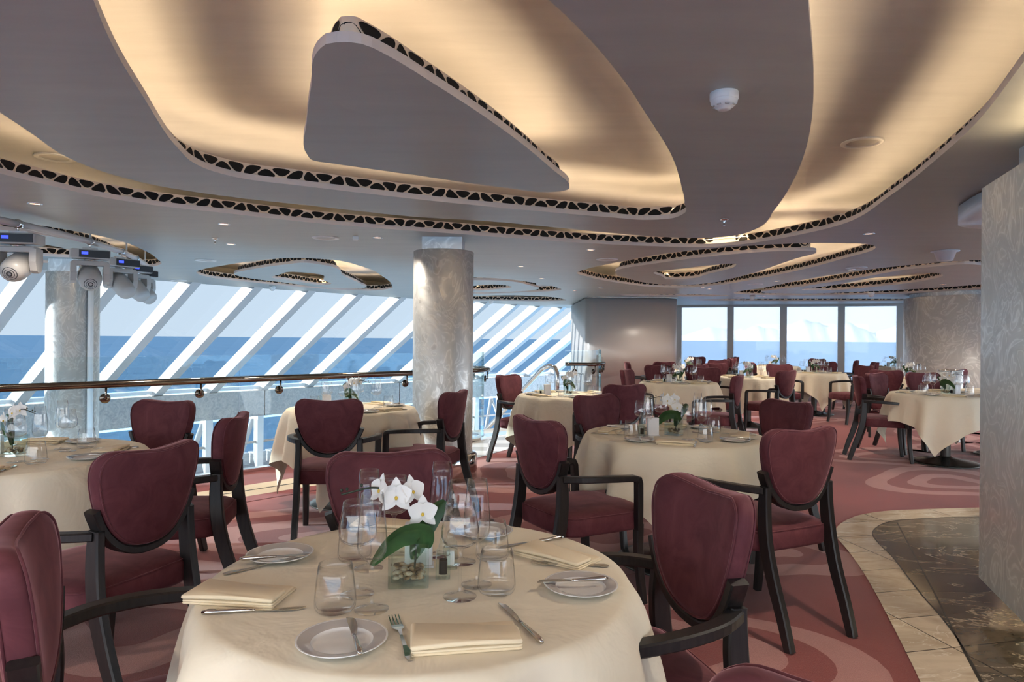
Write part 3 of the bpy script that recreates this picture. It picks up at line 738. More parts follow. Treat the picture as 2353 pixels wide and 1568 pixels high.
# ------------------------------------------------------------------ chair
def outline_back():
    half = [(0, 0), (.055, .005), (.11, .028), (.16, .078), (.198, .15), (.222, .23), (.232, .295), (.222, .345), (.185, .372), (.11, .370), (0, .362)]
    full = [(x, z) for x, z in half] + [(-x, z) for x, z in half[-2:0:-1]]
    return catmull([Vector((x, z, 0)) for x, z in full], 4)
def back_pt(x, z, y): x *= .92; return (x, -.245 + .85 * x * x - .14 * z + y, .582 + z * .93)
def make_chair():
    t = empty('dining_chair'); tag(t, 'chair', 'chair')
    ol = outline_back(); cz = .2
    b = MB(); rings = []
    for s_, y in ((.02, .036), (.35, .036), (.65, .035), (.85, .032), (.94, .026), (.985, .016), (1, .004), (1, -.012), (.985, -.022), (.94, -.029), (.85, -.032), (.6, -.033), (.3, -.033), (.02, -.033)):
        rings.append([back_pt(p.x * s_, cz + (p.y - cz) * s_, y) for p in ol])
    b.rings(rings, 'velvet'); bk = b.build('backrest', t)
    b = MB()
    for s_, y in ((.965, .0245), (.965, -.0275)):
        pp = [back_pt(p.x * s_, cz + (p.y - cz) * s_, y) for p in ol]; b.tube(pp + [pp[0]], .0032, 'velvet', 5, False)
    b.build('piping', bk)
    # seat
    sh = [(0, .275), (.12, .268), (.20, .24), (.245, .18), (.25, .08), (.24, -.08), (.225, -.2), (.19, -.235), (.1, -.245), (0, -.247)]
    so = catmull([Vector((x, y, 0)) for x, y in sh + [(-x, y) for x, y in sh[-2:0:-1]]], 4)
    b = MB(); rings = []
    for s_, z in ((.02, .497), (.4, .496), (.7, .491), (.88, .482), (.96, .472), (1.0, .458), (1.0, .43), (1, .395), (.985, .382), (.9, .378), (.02, .378)):
        rings.append([(p.x * s_, p.y * s_, z) for p in so])
    b.rings(rings[::-1], 'velvet'); st = b.build('seat', t)
    b = MB(); pp = [(p.x * .985, p.y * .985, .467) for p in so]; b.tube(pp + [pp[0]], .0035, 'velvet', 5, False); b.build('piping', st)
    # frame cradle under the back
    b = MB(); cr = [p for p in ol if p.y < .17]
    cr = sorted(cr, key=lambda p: p.x)
    pts = []; sd = []
    for p in cr:
        n_ = Vector((p.x, p.y - cz, 0)).normalized() * .016
        pts.append(Vector(back_pt(p.x + n_.x, p.y + n_.y, -.004))); sd.append((0, 1, 0))
    b.sweep(pts, [.05] * len(pts), [.026] * len(pts), sd, 'dark_wood'); b.build('back_frame', t)
    for s_ in (-1, 1):
        b = MB()
        pts = arc([(s_ * .190, -.385, 0), (s_ * .192, -.345, .13), (s_ * .194, -.285, .30), (s_ * .196, -.252, .44), (s_ * .192, -.240, .56), (s_ * .190, -.240, .63), (s_ * .189, -.243, .672)], 3)
        n = len(pts); ws = [.034] * n; hs = [.042 + .018 * math.sin(PI * i / (n - 1)) for i in range(n)]
        hs[-1] = .045
        b.sweep(pts, ws, hs, (1, 0, 0), 'dark_wood'); b.build('leg', t)
        b = MB()
        pts = arc([(s_ * .232, .225, 0), (s_ * .228, .205, .15), (s_ * .226, .195, .30), (s_ * .226, .195, .40)], 3); n = len(pts)
        b.sweep(pts, [.036 + .008 * i / (n - 1) for i in range(n)], [.036 + .01 * i / (n - 1) for i in range(n)], (1, 0, 0), 'dark_wood'); b.build('leg', t)
        b = MB()
        pts = arc([(s_ * .196, -.235, .655), (s_ * .245, -.17, .657), (s_ * .282, -.05, .655), (s_ * .284, .06, .648), (s_ * .277, .125, .642)], 4)
        pts += [Vector((s_ * .274, .147, .634)), Vector((s_ * .272, .155, .615))]
        pts += [Vector((s_ * .27, .158, .54)), Vector((s_ * .268, .16, .46)), Vector((s_ * .262, .165, .385))]
        n = len(pts); b.sweep(pts, [.042] * n, [.03] * (n - 5) + [.034] * 5, [Vector((1, 0, 0)) if abs(p.z - .65) > .012 else Vector((1, .35 * -s_ if i < 5 else 0, 0)) for i, p in enumerate(pts)], 'dark_wood')
        b.build('armrest', t)
    return proto(t)
CH = make_chair()
VEL = 'wine red velvet chair'
def chair(px, py, Z, deg, label, group=None):
    # px: where the middle of the top of the back stands, Z: its distance
    r = ray(px, py); X = r.x * Z
    a = R(deg); f = Vector((-math.sin(a), math.cos(a)))
    o = Vector((X, Z)) + f * .29
    return place(CH, (o.x, o.y, .0022), a, label, group)
chair(358, 1010, 2.42, 70, VEL + ' in the left foreground with its back to the viewer', 'velvet dining chairs')
chair(385, 920, 4.16, 166, VEL + ' on the window side of the left table, facing the viewer')
chair(548, 955, 3.40, 98, VEL + ' seen from its side at the right of the left table')
chair(18, 1215, 1.36, -62, VEL + ' cut by the left edge, arm reaching the foreground tablecloth')
chair(1634, 1130, 1.85, 106, VEL + ' pulled up to the right side of the foreground table')
chair(2085, 1530, .735, -20, VEL + ' of which only the top shows at the bottom edge')
chair(895, 1036, 2.36, 196, VEL + ' behind the flowers of the foreground table, facing the viewer')
chair(755, 920, 4.30, 6, VEL + ' with its back to the viewer at the window table')
chair(1052, 898, 5.05, 72, VEL + ' seen from its side in front of the metal column')
chair(1224, 958, 3.36, -60, VEL + ' at the left of the middle table, arm towards the hanging cloth')
chair(1364, 915, 4.82, -142, VEL + ' between the middle table and the stair side table')
chair(1815, 925, 4.45, 112, VEL + ' behind the right side of the middle table')
chair(1852, 990, 3.05, 25, VEL + ' with its back turned, beside the marble floor')
chair(1163, 863, 7.4, -125, VEL + ' on the window side of the stair side table')
chair(1440, 885, 5.95, 22, VEL + ' with its back to the viewer right of the stair side table')
chair(1436, 850, 8.85, -118, VEL + ' at the left end of the table before the beige wall')
chair(1439, 833, 12.0, -95, VEL + ' seen edge on against the beige wall')
chair(1512, 838, 10.6, 172, VEL + ' behind the table before the beige wall, sunlit patch on its back')
chair(1528, 831, 12.3, 10, VEL + ' half hidden behind glasses at the end of the beige wall')
chair(1620, 849, 9.75, 188, VEL + ' behind the right half of the table before the beige wall')
chair(1700, 865, 7.62, 62, VEL + ' with arms seen from the side right of the middle table flowers')
chair(1605, 841, 10.9, 20, 'wine red velvet chair with its back to the viewer two rows behind the middle table')
chair(1645, 838, 11.6, 4, 'dark velvet chair with a red lit top edge left of the centre window mullion')
chair(1649, 832, 13.6, 185, 'purple shaded velvet chair just in front of the centre window')
chair(1812, 854, 9.0, 38, VEL + ' with orange lit seat, turned from the viewer in the centre distance')
chair(1790, 845, 11.45, 170, 'dark wine velvet chair behind the far centre table')
chair(1720, 838, 12.3, -88, 'wine velvet chair seen edge on behind flowers on the far centre table')
for k, (px, z) in enumerate(((1671, 14.0), (1680, 14.75), (1688, 15.5), (1694, 16.2))):
    chair(px, 825, z, 84, ['nearest', 'second nearest', 'second farthest', 'farthest'][k] + ' of four purple shaded chairs lined up before the centre windows', 'chairs lined up before the centre windows')
chair(1600, 820, 16.2, 175, 'purple shaded velvet chair nearest the left end of the far windows')
chair(1896, 836, 13.1, 178, 'dark velvet chair behind the table at the right hand windows')
chair(1990, 846, 11.1, 100, 'dark velvet chair with open arm beside the table at the right hand windows')
chair(1880, 826, 15.2, 120, 'small distant velvet chair whose top shows behind the window table flowers')
chair(1970, 829, 13.9, 60, 'purple shaded chair before the far right window, leftmost of a pair')
chair(2014, 833, 12.9, 75, 'purple shaded chair beside the distant table near the metal drum')
chair(1968, 872, 7.75, -108, VEL + ' at the left of the right hand table, rear leg shining white')
chair(2008, 866, 8.5, -148, VEL + ' with an orange lit cushion beside the right hand table')
chair(2036, 857, 9.4, -30, 'wine velvet chair between the right hand table and the metal drum')
chair(2118, 864, 8.75, 176, 'very dark velvet chair directly behind the right hand table')
chair(2196, 850, 9.95, 8, 'black shaded velvet chair against the metal drum')

# ------------------------------------------------------------------ tables
def cloth_mesh(r, a, rot, seed, top=.752):
    rd = random.Random(seed); ph = [rd.uniform(0, 6.28) for _ in range(4)]
    N = 160; K = 16; b = MB(); rings = []
    for k in range(1, 9): rings.append([(r * k / 8.3 * math.cos(2 * PI * i / N), r * k / 8.3 * math.sin(2 * PI * i / N), top) for i in range(N)])
    for k in range(0, K + 1):
        ring = []
        for i in range(N):
            th = 2 * PI * i / N; al = (th - rot) % (PI / 2); al = min(al, PI / 2 - al)  # 0 at side middle, pi/4 at corner
            Rm = a / math.cos(al); drop = (Rm - r) * .97 - .01
            s_ = k / K; e = .022
            w = s_ ** .65
            corner = max(0, math.cos(4 * (th - rot) - PI)) ** 2
            fold = .5 * math.sin(11 * th + ph[0]) + .35 * math.sin(17 * th + ph[1]) + .25 * math.sin(7 * th + ph[2])
            rad = r + e * math.sin(min(1, s_ * 6) * PI / 2) * .6 + w * (.034 + .078 * fold * (1 - .3 * corner)) + corner * .055 * math.sin(PI * min(1, s_ * 1.1)) * w + .02 * w
            th2 = th + corner * .10 * w * math.sin(6 * (th - rot))
            z = top - e * .5 * (1 - math.cos(min(1, s_ * 6) * PI / 2)) - drop * s_
            ring.append((rad * math.cos(th2), rad * math.sin(th2), z))
        rings.append(ring)
    base = (len(rings) - 1) * N
    b.rings(rings[::-1], 'tablecloth', True, False)
    # centre fan
    n = N; o = len(b.v); b.v.append((0, 0, top)); k = b.mi('tablecloth')
    for i in range(n): b.f.append([base + i, base + (i + 1) % n, o]); b.m.append(k); b.sm.append(True)
    return b
def base_proto():
    t = empty('dining_table'); tag(t, 'table', 'table')
    b = MB(); b.lathe([(0, .748), (.488, .748), (.492, .744), (.492, .722), (.488, .718), (0, .718)], 'dark_wood', n=48); b.build('tabletop', t)
    b = MB(); b.lathe([(.045, .718), (.045, .06)], 'table_base', n=20); b.build('pole', t)
    b = MB(); b.lathe([(.05, .075), (.07, .062), (.16, .04), (.27, .022), (.315, .012), (.32, .006), (.318, 0), (0, 0)], 'table_base', n=48); b.build('base', t)
    return proto(t)
TBL = base_proto()
TW = []   # tables
def table(key, X, Y, r, desc, a=.80, rot=.4, seed=1):
    t = place(TBL, (X, Y, .0022), rot, 'round pedestal table under the cloth, ' + desc, None)
    t.scale = (r / .5, r / .5, 1)
    o = cloth_mesh(r, a, rot, seed).build('tablecloth'); o.location = (X, Y, .0022)
    tag(o, 'cream tablecloth hanging over the ' + desc, 'tablecloth')
    return (X, Y, r, desc)

# ---- tableware prototypes
def shell(prof, m, name, cat):
    o = None
    b = MB(); b.lathe(prof, m, n=28); o = b.build(name); tag(o, name, cat); return proto(o)
wine = shell([(0, .004), (.012, .0045), (.028, .003), (.0345, .0015), (.035, 0.0005), (0, 0)] , 'drink_glass', 'x', 'x')
bpy.data.objects.remove(wine)
def stem_glass(name, bowl, H, z0, rb, cat):
    b = MB()
    b.lathe([(0, 0), (rb, 0), (rb + .0008, .0012), (rb, .0022), (rb * .6, .0045), (.008, .008), (.0045, .014), (.0036, .03), (.0036, z0 - .02), (.0055, z0 - .006), (.010, z0)] + bowl, 'drink_glass', n=28)
    o = b.build(name); tag(o, name, cat); return proto(o)
WINE = stem_glass('wine_glass', [(.024, .112), (.038, .122), (.0415, .133), (.041, .150), (.036, .178), (.0315, .205), (.0305, .205), (.035, .178), (.0398, .150), (.0403, .134), (.037, .1235), (.02, .1145), (0, .113)], .205, .108, .036, 'glass')
FLUTE = stem_glass('champagne_flute', [(.020, .106), (.0285, .118), (.031, .132), (.030, .165), (.026, .205), (.0225, .242), (.0217, .242), (.025, .205), (.029, .165), (.0298, .133), (.027, .119), (.016, .108), (0, .106)], .242, .100, .035, 'glass')
b = MB(); b.lathe([(0, 0), (.034, 0), (.039, .003), (.0425, .010), (.0430, .020), (.041, .045), (.0375, .075), (.034, .097), (.033, .097), (.0365, .075), (.0398, .045), (.0415, .022), (.040, .012), (.034, .008), (0, .008)], 'drink_glass', n=32)
TUMB = b.build('tumbler'); tag(TUMB, 't', 'glass'); proto(TUMB)
# plate
t = empty('bread_plate'); tag(t, 'p', 'plate')
b = MB(); b.lathe([(0, .004), (.050, .0045), (.055, .006), (.0565, .0095)], 'porcelain', n=48); b.lathe([(.0795, .0150), (.0825, .0158), (.0835, .0150), (.080, .0125), (.055, .004), (.035, 0), (0, 0)], 'porcelain', n=48); b.build('well', t)
b = MB(); b.lathe([(.0565, .0095), (.0575, .0100), (.0795, .0150)], 'porcelain_rim', n=48); b.build('rim', t)
PLATE = proto(t)
def cutlery_knife(L, name, cat, wide=.010):
    t = empty(name); tag(t, name, cat)
    b = MB(); pts = [(0, -L / 2 + L * .0, .004), (0, -L * .44, .0042), (0, -L * .25, .004), (0, -L * .08, .0038), (0, L * .0, .0036)]
    rs = [.003, .0062, .0050, .0038, .0032]
    b.tube([Vector(p) for p in pts], rs, 'cutlery', 10); b.ellipsoid((0, -L * .0, .0036), (.0045, .004, .003), 'cutlery'); b.build('handle', t)
    b = MB(); n = 10; up = []; lo = []
    for i in range(n + 1):
        s_ = i / n; y = L * .0 + s_ * L * .5; w = wide * (.55 + .45 * math.sin(min(1, s_ * 1.6) * PI / 2)) * (1 if s_ < .8 else max(.1, math.sqrt(max(0, 1 - ((s_ - .8) / .2) ** 2))))
        up.append((-.004, y)); lo.append((-.004 + w * 1.25, y))
    ring = [(x, y) for x, y in up] + [(x, y) for x, y in lo[::-1]]
    b.rings([[(x, y, z) for x, y in ring] for z in (.0026, .0042)], 'cutlery', False, True); b.build('blade', t)
    return proto(t)
KNIFE = cutlery_knife(.205, 'dinner_knife', 'knife'); BUTTER = cutlery_knife(.165, 'butter_knife', 'knife', .013)
t = empty('dinner_fork'); tag(t, 'f', 'fork')
b = MB(); pts = [(0, -.098, .003), (0, -.085, .0035), (0, -.04, .0028), (0, .0, .0055), (0, .018, .008)]
b.sweep([Vector(p) for p in pts], [.010, .016, .008, .0055, .008], [.0022, .0026, .0024, .0026, .0026], (1, 0, 0), 'cutlery'); b.build('handle', t)
b = MB(); b.sweep([Vector(p) for p in [(0, .018, .008), (0, .028, .0065), (0, .040, .0045), (0, .052, .004)]], [.008, .019, .023, .023], [.002] * 4, (1, 0, 0), 'cutlery')
for k in range(4):
    x = -.0096 + k * .0064; b.sweep([Vector(p) for p in [(x, .050, .004), (x, .072, .0045), (x, .095, .0075)]], [.0034, .0030, .0016], [.002, .0018, .001], (1, 0, 0), 'cutlery')
b.build('tines', t); FORK = proto(t)
# napkin: folded cloth with a turned-over flap
b = MB()
def pillow(b, pts, z0, z1, m, slope=None):
    o = catmull([Vector((x, y, 0)) for x, y in pts], 3)
    c0 = sum((p for p in o), Vector((0, 0, 0))) / len(o); rings = []
    h = z1 - z0
    for s_, z in ((.93, 0), (.985, .15), (1, .5), (.985, .85), (.93, 1)):
        rings.append([(c0.x + (p.x - c0.x) * s_, c0.y + (p.y - c0.y) * s_, z0 + h * z + (slope(p) if slope else 0)) for p in o])
    b.rings(rings, m, True, True)
def rpts(x0, y0, x1, y1, e=.006): return [(x0 + e, y0), (x1 - e, y0), (x1, y0 + e), (x1, y1 - e), (x1 - e, y1), (x0 + e, y1), (x0, y1 - e), (x0, y0 + e)]
def fold(b, pts, z0, z1, m, sl=None, e=.003):
    o = [Vector((x, y, 0)) for x, y in pts]; c0 = sum(o, Vector((0, 0, 0))) / len(o); n = len(o); ring = []
    for i in range(n):          # short corner rounding
        a, p, q = o[i - 1], o[i], o[(i + 1) % n]
        ring += [p + (a - p).normalized() * .004, p + ((a - p).normalized() + (q - p).normalized()) * .0012, p + (q - p).normalized() * .004]
        for k in range(1, 6): ring.append(p.lerp(q, k / 6)) if (q - p).length > .03 else None
    ring = [p for p in ring if p is not None]; h = z1 - z0; rs = []
    for s_, z in ((-e, 0), (-e * .25, .18), (0, .5), (-e * .25, .82), (-e, 1)):
        rs.append([(p.x + (p.x - c0.x) * s_ * 12, p.y + (p.y - c0.y) * s_ * 12, z0 + h * z + (sl(p) if sl else 0)) for p in ring])
    b.rings(rs, m, True, True)
fold(b, [(-.102, -.055), (.100, -.057), (.103, .058), (-.098, .060)], 0, .0055, 'napkin')
fold(b, [(-.101, -.056), (.100, -.057), (.101, .050), (-.097, .057)], .0055, .0105, 'napkin')
NAPK = b.build('napkin')
f = MB(); fold(f, [(-.103, -.058), (.100, -.059), (.102, .004), (.03, .012), (-.04, .028), (-.099, .046)], .0108, .0195, 'napkin', lambda p: .002 * math.cos(p.x * 22) + .002)
fo = f.build('flap', NAPK); tag(NAPK, 'n', 'napkin'); proto(NAPK)
# vase with orchid
def petal(b, c, ax, up, L, w, m, cup=.25, n=6):
    ax = Vector(ax).normalized(); up = Vector(up); up = (up - ax * up.dot(ax)).normalized(); sd = ax.cross(up)
    def fn(u, v):
        s_ = v; ww = w * math.sin(PI * min(1, (s_ * .92 + .06)) ** .75) ** .8
        x = (u - .5) * 2
        return tuple(Vector(c) + ax * (L * s_) + sd * (ww * x) + up * (L * cup * (x * x * .35 * ww / w + .5 * s_ * s_)))
    b.grid(fn, n, n, m)
def flower(b, c, face, size, roll=0, lip=True):
    face = Vector(face).normalized(); a = Vector((0, 0, 1)); a = (a - face * a.dot(face)).normalized(); s_ = face.cross(a)
    def dr(ang): return a * math.cos(ang) + s_ * math.sin(ang)
    for ang, L, w in ((0, 1.12, .36), (R(135), 1.15, .36), (R(-135), 1.15, .36)): petal(b, Vector(c) - face * .002, dr(ang + roll), face, size * L, size * w, 'petal', .18)
    for ang in (R(72), R(-72)): petal(b, Vector(c) + face * .002, dr(ang + roll), face, size * .98, size * .58, 'petal', .2)
def lipf(b, c, face, size):
    face = Vector(face).normalized(); b.ellipsoid(Vector(c) + face * size * .14 - Vector((0, 0, size * .12)), (size * .1, size * .1, size * .13), 'lip_yellow', 8, 5)
    
def leafm(b, pts, w, m='leaf', n=14, side=None):
    P = catmull([Vector(p) for p in pts], 5, False); N = len(P) - 1
    def fn(u, v):
        i = v * N; k = min(N - 1, int(i)); p = P[k].lerp(P[k + 1], i - k); t = (P[min(k + 1, N)] - P[max(k - 0, 0)]).normalized()
        sd = t.cross(Vector((0, 0, 1))) if side is None else Vector(side) - t * Vector(side).dot(t)
        if sd.length < .1: sd = Vector((1, 0, 0))
        sd.normalize(); up = sd.cross(t); x = (u - .5) * 2
        ww = w * (math.sin(PI * (v * .93 + .05)) ** .6)
        return tuple(p + sd * (ww * x) + up * (abs(x) * ww * .35))
    b.grid(fn, 8, N, m)
def make_vase(detail, mirror=1):
    t = empty('orchid_vase'); tag(t, 'v', 'vase')
    b = MB(); h = .101; s_ = .0455; w = .006
    ro = rrect(-s_, -s_, s_, s_, .006, 3); ri = rrect(-s_ + w, -s_ + w, s_ - w, s_ - w, .004, 3)
    b.rings([[(p.x, p.y, z) for p in o] for o, z in ((sc(ro, .02), 0), (ro, 0), (ro, h), (ri, h), (ri, .012), (sc(ri, .02), .012))], 'vase_glass', False, True)
    b.build('glass_cube', t)
    b = MB(); rd = random.Random(4)
    for k in range(85 if detail else 14):
        q = .0065 if detail else .010
        b.ellipsoid((rd.uniform(-.032, .032), rd.uniform(-.032, .032), .017 + rd.uniform(0, .016)), (rd.uniform(1, 1.5) * q, rd.uniform(.9, 1.3) * q, q * .7), 'pebble', 8, 5, Matrix.Rotation(rd.uniform(0, 3), 3, 'Z') @ Matrix.Rotation(rd.uniform(-.4, .4), 3, 'X'))
    tag(b.build('pebbles', t), kind='stuff')
    m = mirror
    b = MB(); st = catmull([Vector(p) for p in [(.012 * m, .0, .03), (.015 * m, 0, .09), (.006 * m, -.005, .145), (-.012 * m, -.01, .185), (-.045 * m, -.012, .215), (-.085 * m, -.01, .222), (-.13 * m, -.005, .212), (-.155 * m, 0, .205)]], 5, False)
    b.tube(st, .0024, 'stem', 7)
    for k in (27, 31, 33): 
        p = st[k]; b.ellipsoid(p + Vector((-.006 * m, 0, .008)), (.0035, .0035, .0045), 'stem', 6, 4)
    b.build('stem', t)
    fl_ = [((.030 * m, -.026, .168), (.15 * m, -1, -.05), .036), ((-.030 * m, -.022, .205), (.1 * m, -1, .1), .038), ((.006 * m, -.004, .212), (.55 * m, -.7, .35), .034), ((-.066 * m, -.014, .218), (-.75 * m, -.6, .25), .034)]
    for c_, fc, sz in fl_:
        b = MB(); flower(b, c_, fc, sz); lipf(b, c_, fc, sz); b.build('flower', t)
    for pts, w, sd_ in (([(.035 * m, -.02, .085), (.03 * m, -.038, .125), (-.015 * m, -.055, .128), (-.055 * m, -.062, .098), (-.082 * m, -.064, .062)], .031, (.25 * m, -.35, .9)), ([(.012 * m, .0, .06), (.035 * m, .01, .12), (.062 * m, .012, .165), (.082 * m, .010, .185)], .023, (.8 * m, .3, -.5)), ([(.01 * m, .005, .05), (.018 * m, .0, .11), (.022 * m, -.005, .15), (.02 * m, -.01, .168)], .017, (1, 0, 0))):
        b = MB(); leafm(b, pts, w, 'leaf', 14, sd_); b.build('leaf', t)
    return proto(t)
VASE1 = make_vase(True); VASE2 = make_vase(False, -1); VASE3 = make_vase(False, 1)
def mill(fill):
    t = empty('pepper_mill' if fill == 'pepper' else 'salt_mill'); tag(t, 'm', 'mill')
    b = MB(); b.box((0, 0, .027), (.034, .034, .054), 'vase_glass', 0, .004); b.lathe([(0, .054), (.016, .054), (.016, .066), (.011, .072), (.010, .080), (.006, .093), (0, .094)], 'vase_glass', n=16); b.build('body', t)
    b = MB(); b.box((0, 0, .0265), (.019, .019, .035), fill, 0, .003); b.build('filling', t)
    return proto(t)
PEP = mill('pepper'); SALT = mill('salt')
t = empty('menu_holder'); tag(t, 'c', 'card holder')
b = MB(); b.box((0, 0, .002), (.075, .045, .004), 'frosted_card', 0, .001); b.build('foot', t)
b = MB(); b.box((0, 0, .055), (.068, .030, .102), 'frosted_card', 0, .003); b.build('card_block', t)
CARD = proto(t)

TOPZ = .7545
def where(X, Y, TX, TY):
    dx, dy = X - TX, Y - TY
    a = 'nearer the viewer' if dy < -.09 else ('on the far side' if dy > .09 else 'level with the vase')
    h = 'left of the flowers' if dx < -.07 else ('right of the flowers' if dx > .07 else 'in line with the flowers')
    return h, a
GR = {}
PL = ['right', 'far right', 'far', 'far left', 'left', 'near left', 'near', 'near right']
def put(p, kind, cat_adj, X, Y, rz, T, group, dz=0.0, ang=None):
    if ang is None: lab = '%s on the %s' % (cat_adj, T[3])
    else: lab = '%s, %s place, %s' % (cat_adj, PL[int(round((ang % (2 * PI)) / (PI / 4))) % 8], T[3])
    key = lab
    o = place(p, (X, Y, TOPZ + dz), rz, lab, group + ' on the ' + T[3])
    words = lab.split()
    if len(words) > 16: o['label'] = ' '.join(words[:16])
    return o
def setting(T, ang, level):
    X, Y, r, d = T; o = Vector((math.cos(ang), math.sin(ang))); rt = Vector((-o.y, o.x))  # sitter's right hand side
    def P(a, b): q = Vector((X, Y)) + o * a * (r / .5) + rt * b; return q.x, q.y
    rz = ang + PI / 2 - 0
    if level >= 2:
        x, y = P(.34, -.145); put(PLATE, '', 'bread plate with grey rim', x, y, 0, T, 'bread plates', 0, ang)
        put(BUTTER, '', 'butter knife lying on bread plate', x, y, rz + .3, T, 'butter knives', .0155, ang)
        x, y = P(.345, -.035); put(FORK, '', 'steel dinner fork', x, y, rz, T, 'forks', 0, ang)
        x, y = P(.35, .155); put(KNIFE, '', 'steel dinner knife', x, y, rz + .06, T, 'dinner knives', 0, ang)
    x, y = P(.355, .055); put(NAPK, '', 'folded cream napkin', x, y, rz, T, 'napkins', 0, ang)
    x, y = P(.17, .10); put(WINE, '', 'empty wine glass', x, y, 0, T, 'wine glasses', 0, ang)
    x, y = P(.12, .17) if level > 1 else P(.10, .14); put(FLUTE, '', 'tall champagne flute', x, y, 0, T, 'champagne flutes', 0, ang)
    x, y = P(.21, .20) if level > 1 else P(.18, .20); put(TUMB, '', 'short tumbler', x, y, 0, T, 'tumblers', 0, ang)
def dress(T, a0, level=2, vase=None, m=1, cardpos=(-.10, .02)):
    X, Y, r, d = T
    place(vase or VASE2, (X, Y, TOPZ), a0 * .3, 'glass vase with white orchid on the ' + d)
    put(CARD, '', 'white menu holder', X + cardpos[0], Y + cardpos[1], .2, T, 'menu holders')
    put(PEP, '', 'clear pepper mill', X + cardpos[0] - .065, Y + cardpos[1] - .01, 0, T, 'mills')
    put(SALT, '', 'clear salt mill', X + cardpos[0] - .06, Y + cardpos[1] + .04, 0, T, 'mills')
    for k in range(4): setting(T, a0 + k * PI / 2, level)

T1 = table('t1', -.21, 1.62, .488, 'foreground table', .80, R(24), 11)
TL = table('tl', -2.33, 3.2, .55, 'left table', .86, .2, 12)
T2 = table('t2', .97, 4.08, .52, 'middle table', .80, .62, 13)
T3 = table('t3', -1.28, 5.47, .50, 'window table by the column', .86, .75, 14)
T4 = table('t4', .58, 6.95, .50, 'stair side table', .88, .35, 15)
T5 = table('t5', 2.24, 9.15, .50, 'table before the beige wall', .80, .75, 16)
T6 = table('t6', 4.74, 7.45, .54, 'right hand table by the metal panel', .84, .15, 17)
T8 = table('t8', 5.72, 8.0, .40, 'table half hidden by the metal panel', .66, .5, 18)
T9 = table('t9', 5.45, 12.3, .52, 'table at the right hand windows', .84, .7, 19)
T11 = table('t11', 3.66, 10.55, .47, 'far centre table', .76, .3, 20)
T12 = table('t12', 5.9, 15.3, .5, 'distant table before the centre windows', .8, .1, 21)
T13 = table('t13', 3.37, 13.0, .5, 'distant table by the end of the beige wall', .8, .5, 22)
T10 = table('t10', 8.55, 15.3, .5, 'distant table left of the metal drum', .8, .9, 23)
T7 = table('t7', 6.25, 10.75, .5, 'table beyond the right hand table', .8, .2, 24)
dress(TL, R(-80), 2, VASE2, cardpos=(-.13, .05))
dress(T2, R(-110), 2, VASE3, cardpos=(-.135, -.05))
dress(T3, R(-35), 2, VASE2, cardpos=(-.20, 0))
dress(T4, R(-60), 2, VASE2, cardpos=(-.22, -.05))
dress(T5, R(-70), 2, VASE3, cardpos=(-.13, .0))
dress(T6, R(-120), 2, VASE2, cardpos=(.12, 0))
for T, a in ((T9, -.8), (T11, -1.1), (T12, -1.3), (T13, -.9), (T10, -1.2), (T7, -.9)): dress(T, a, 1, VASE2 if a > -1 else VASE3, cardpos=(-.11, .0))
# ---- foreground table, piece by piece
T = T1
def at1(p, px, py, adj, group, rz=0, dz=0, label=None):
    q = tb(px, py, TOPZ)
    o = place(p, (q.x, q.y, TOPZ + dz), rz, label or adj, group + ' on the foreground table')
    return o
def dirz(p0, p1, z=TOPZ):   # angle turning local +Y from p0 to p1
    a = tb(*p0, z); b_ = tb(*p1, z); return math.atan2((b_ - a).y, (b_ - a).x) - PI / 2
def mid(p0, p1): 
    a = tb(*p0, TOPZ); b_ = tb(*p1, TOPZ); return (a + b_) / 2
q = tb(940, 1338, TOPZ); place(VASE1, (q.x, q.y, TOPZ), R(6), 'square glass vase with pebbles and white orchid on the foreground table')
for px, py, l in ((821, 1366, 'wine glass left of the leaf on the foreground table'), (905, 1276, 'wine glass behind the orchid flowers on the foreground table'), (1056.5, 1372, 'wine glass in front of the pepper mill on the foreground table'), (1060, 1292, 'wine glass behind the pepper mill on the foreground table')):
    at1(WINE, px, py, '', 'wine glasses', label='empty ' + l)
for px, py, l in ((854, 1401, 'nearest champagne flute, left of the vase on the foreground table'), (847, 1307, 'champagne flute farther back at left of the foreground table flowers'), (1013.5, 1276, 'tall champagne flute standing behind the orchid leaves, foreground table'), (1095, 1344, 'champagne flute between the right wine glass and right tumbler, foreground table')):
    at1(FLUTE, px, py, '', 'champagne flutes', label=l)
for px, py, l in ((770, 1402, 'short tumbler above the front bread plate on the foreground table'), (1141, 1360, 'short tumbler at right of the pepper mill on the foreground table'), (815, 1286, 'short tumbler half hidden behind left glasses on the foreground table'), (1131, 1284, 'short tumbler by the rear bread plate on the foreground table')):
    at1(TUMB, px, py, '', 'tumblers', label=l)
at1(PEP, 1018, 1328, '', 'mills', .05, label='clear pepper mill with black peppercorns on the foreground table')
at1(SALT, 1035, 1306, '', 'mills', .05, label='clear salt mill behind the pepper mill on the foreground table')
at1(CARD, 962, 1300, '', 'menu holders', .1, label='white menu holder behind the vase on the foreground table')
for px, py, l in ((786, 1478, 'front'), (1334.5, 1351, 'right'), (643.5, 1278, 'left'), (1112, 1224, 'rear')):
    at1(PLATE, px, py + 5, '', 'bread plates', label='white bread plate with grey rim at the %s place of the foreground table' % l)
def knife1(p, p0, p1, label, dz=0, zz=None):
    a = tb(*p0, TOPZ + dz); b_ = tb(*p1, TOPZ + dz); m_ = (a + b_) / 2
    return place(p, (m_.x, m_.y, TOPZ + dz), math.atan2((b_ - a).y, (b_ - a).x) - PI / 2, label, 'cutlery on the foreground table')
knife1(BUTTER, (828, 1508), (800, 1424), 'butter knife across the front bread plate of the foreground table', .0155)
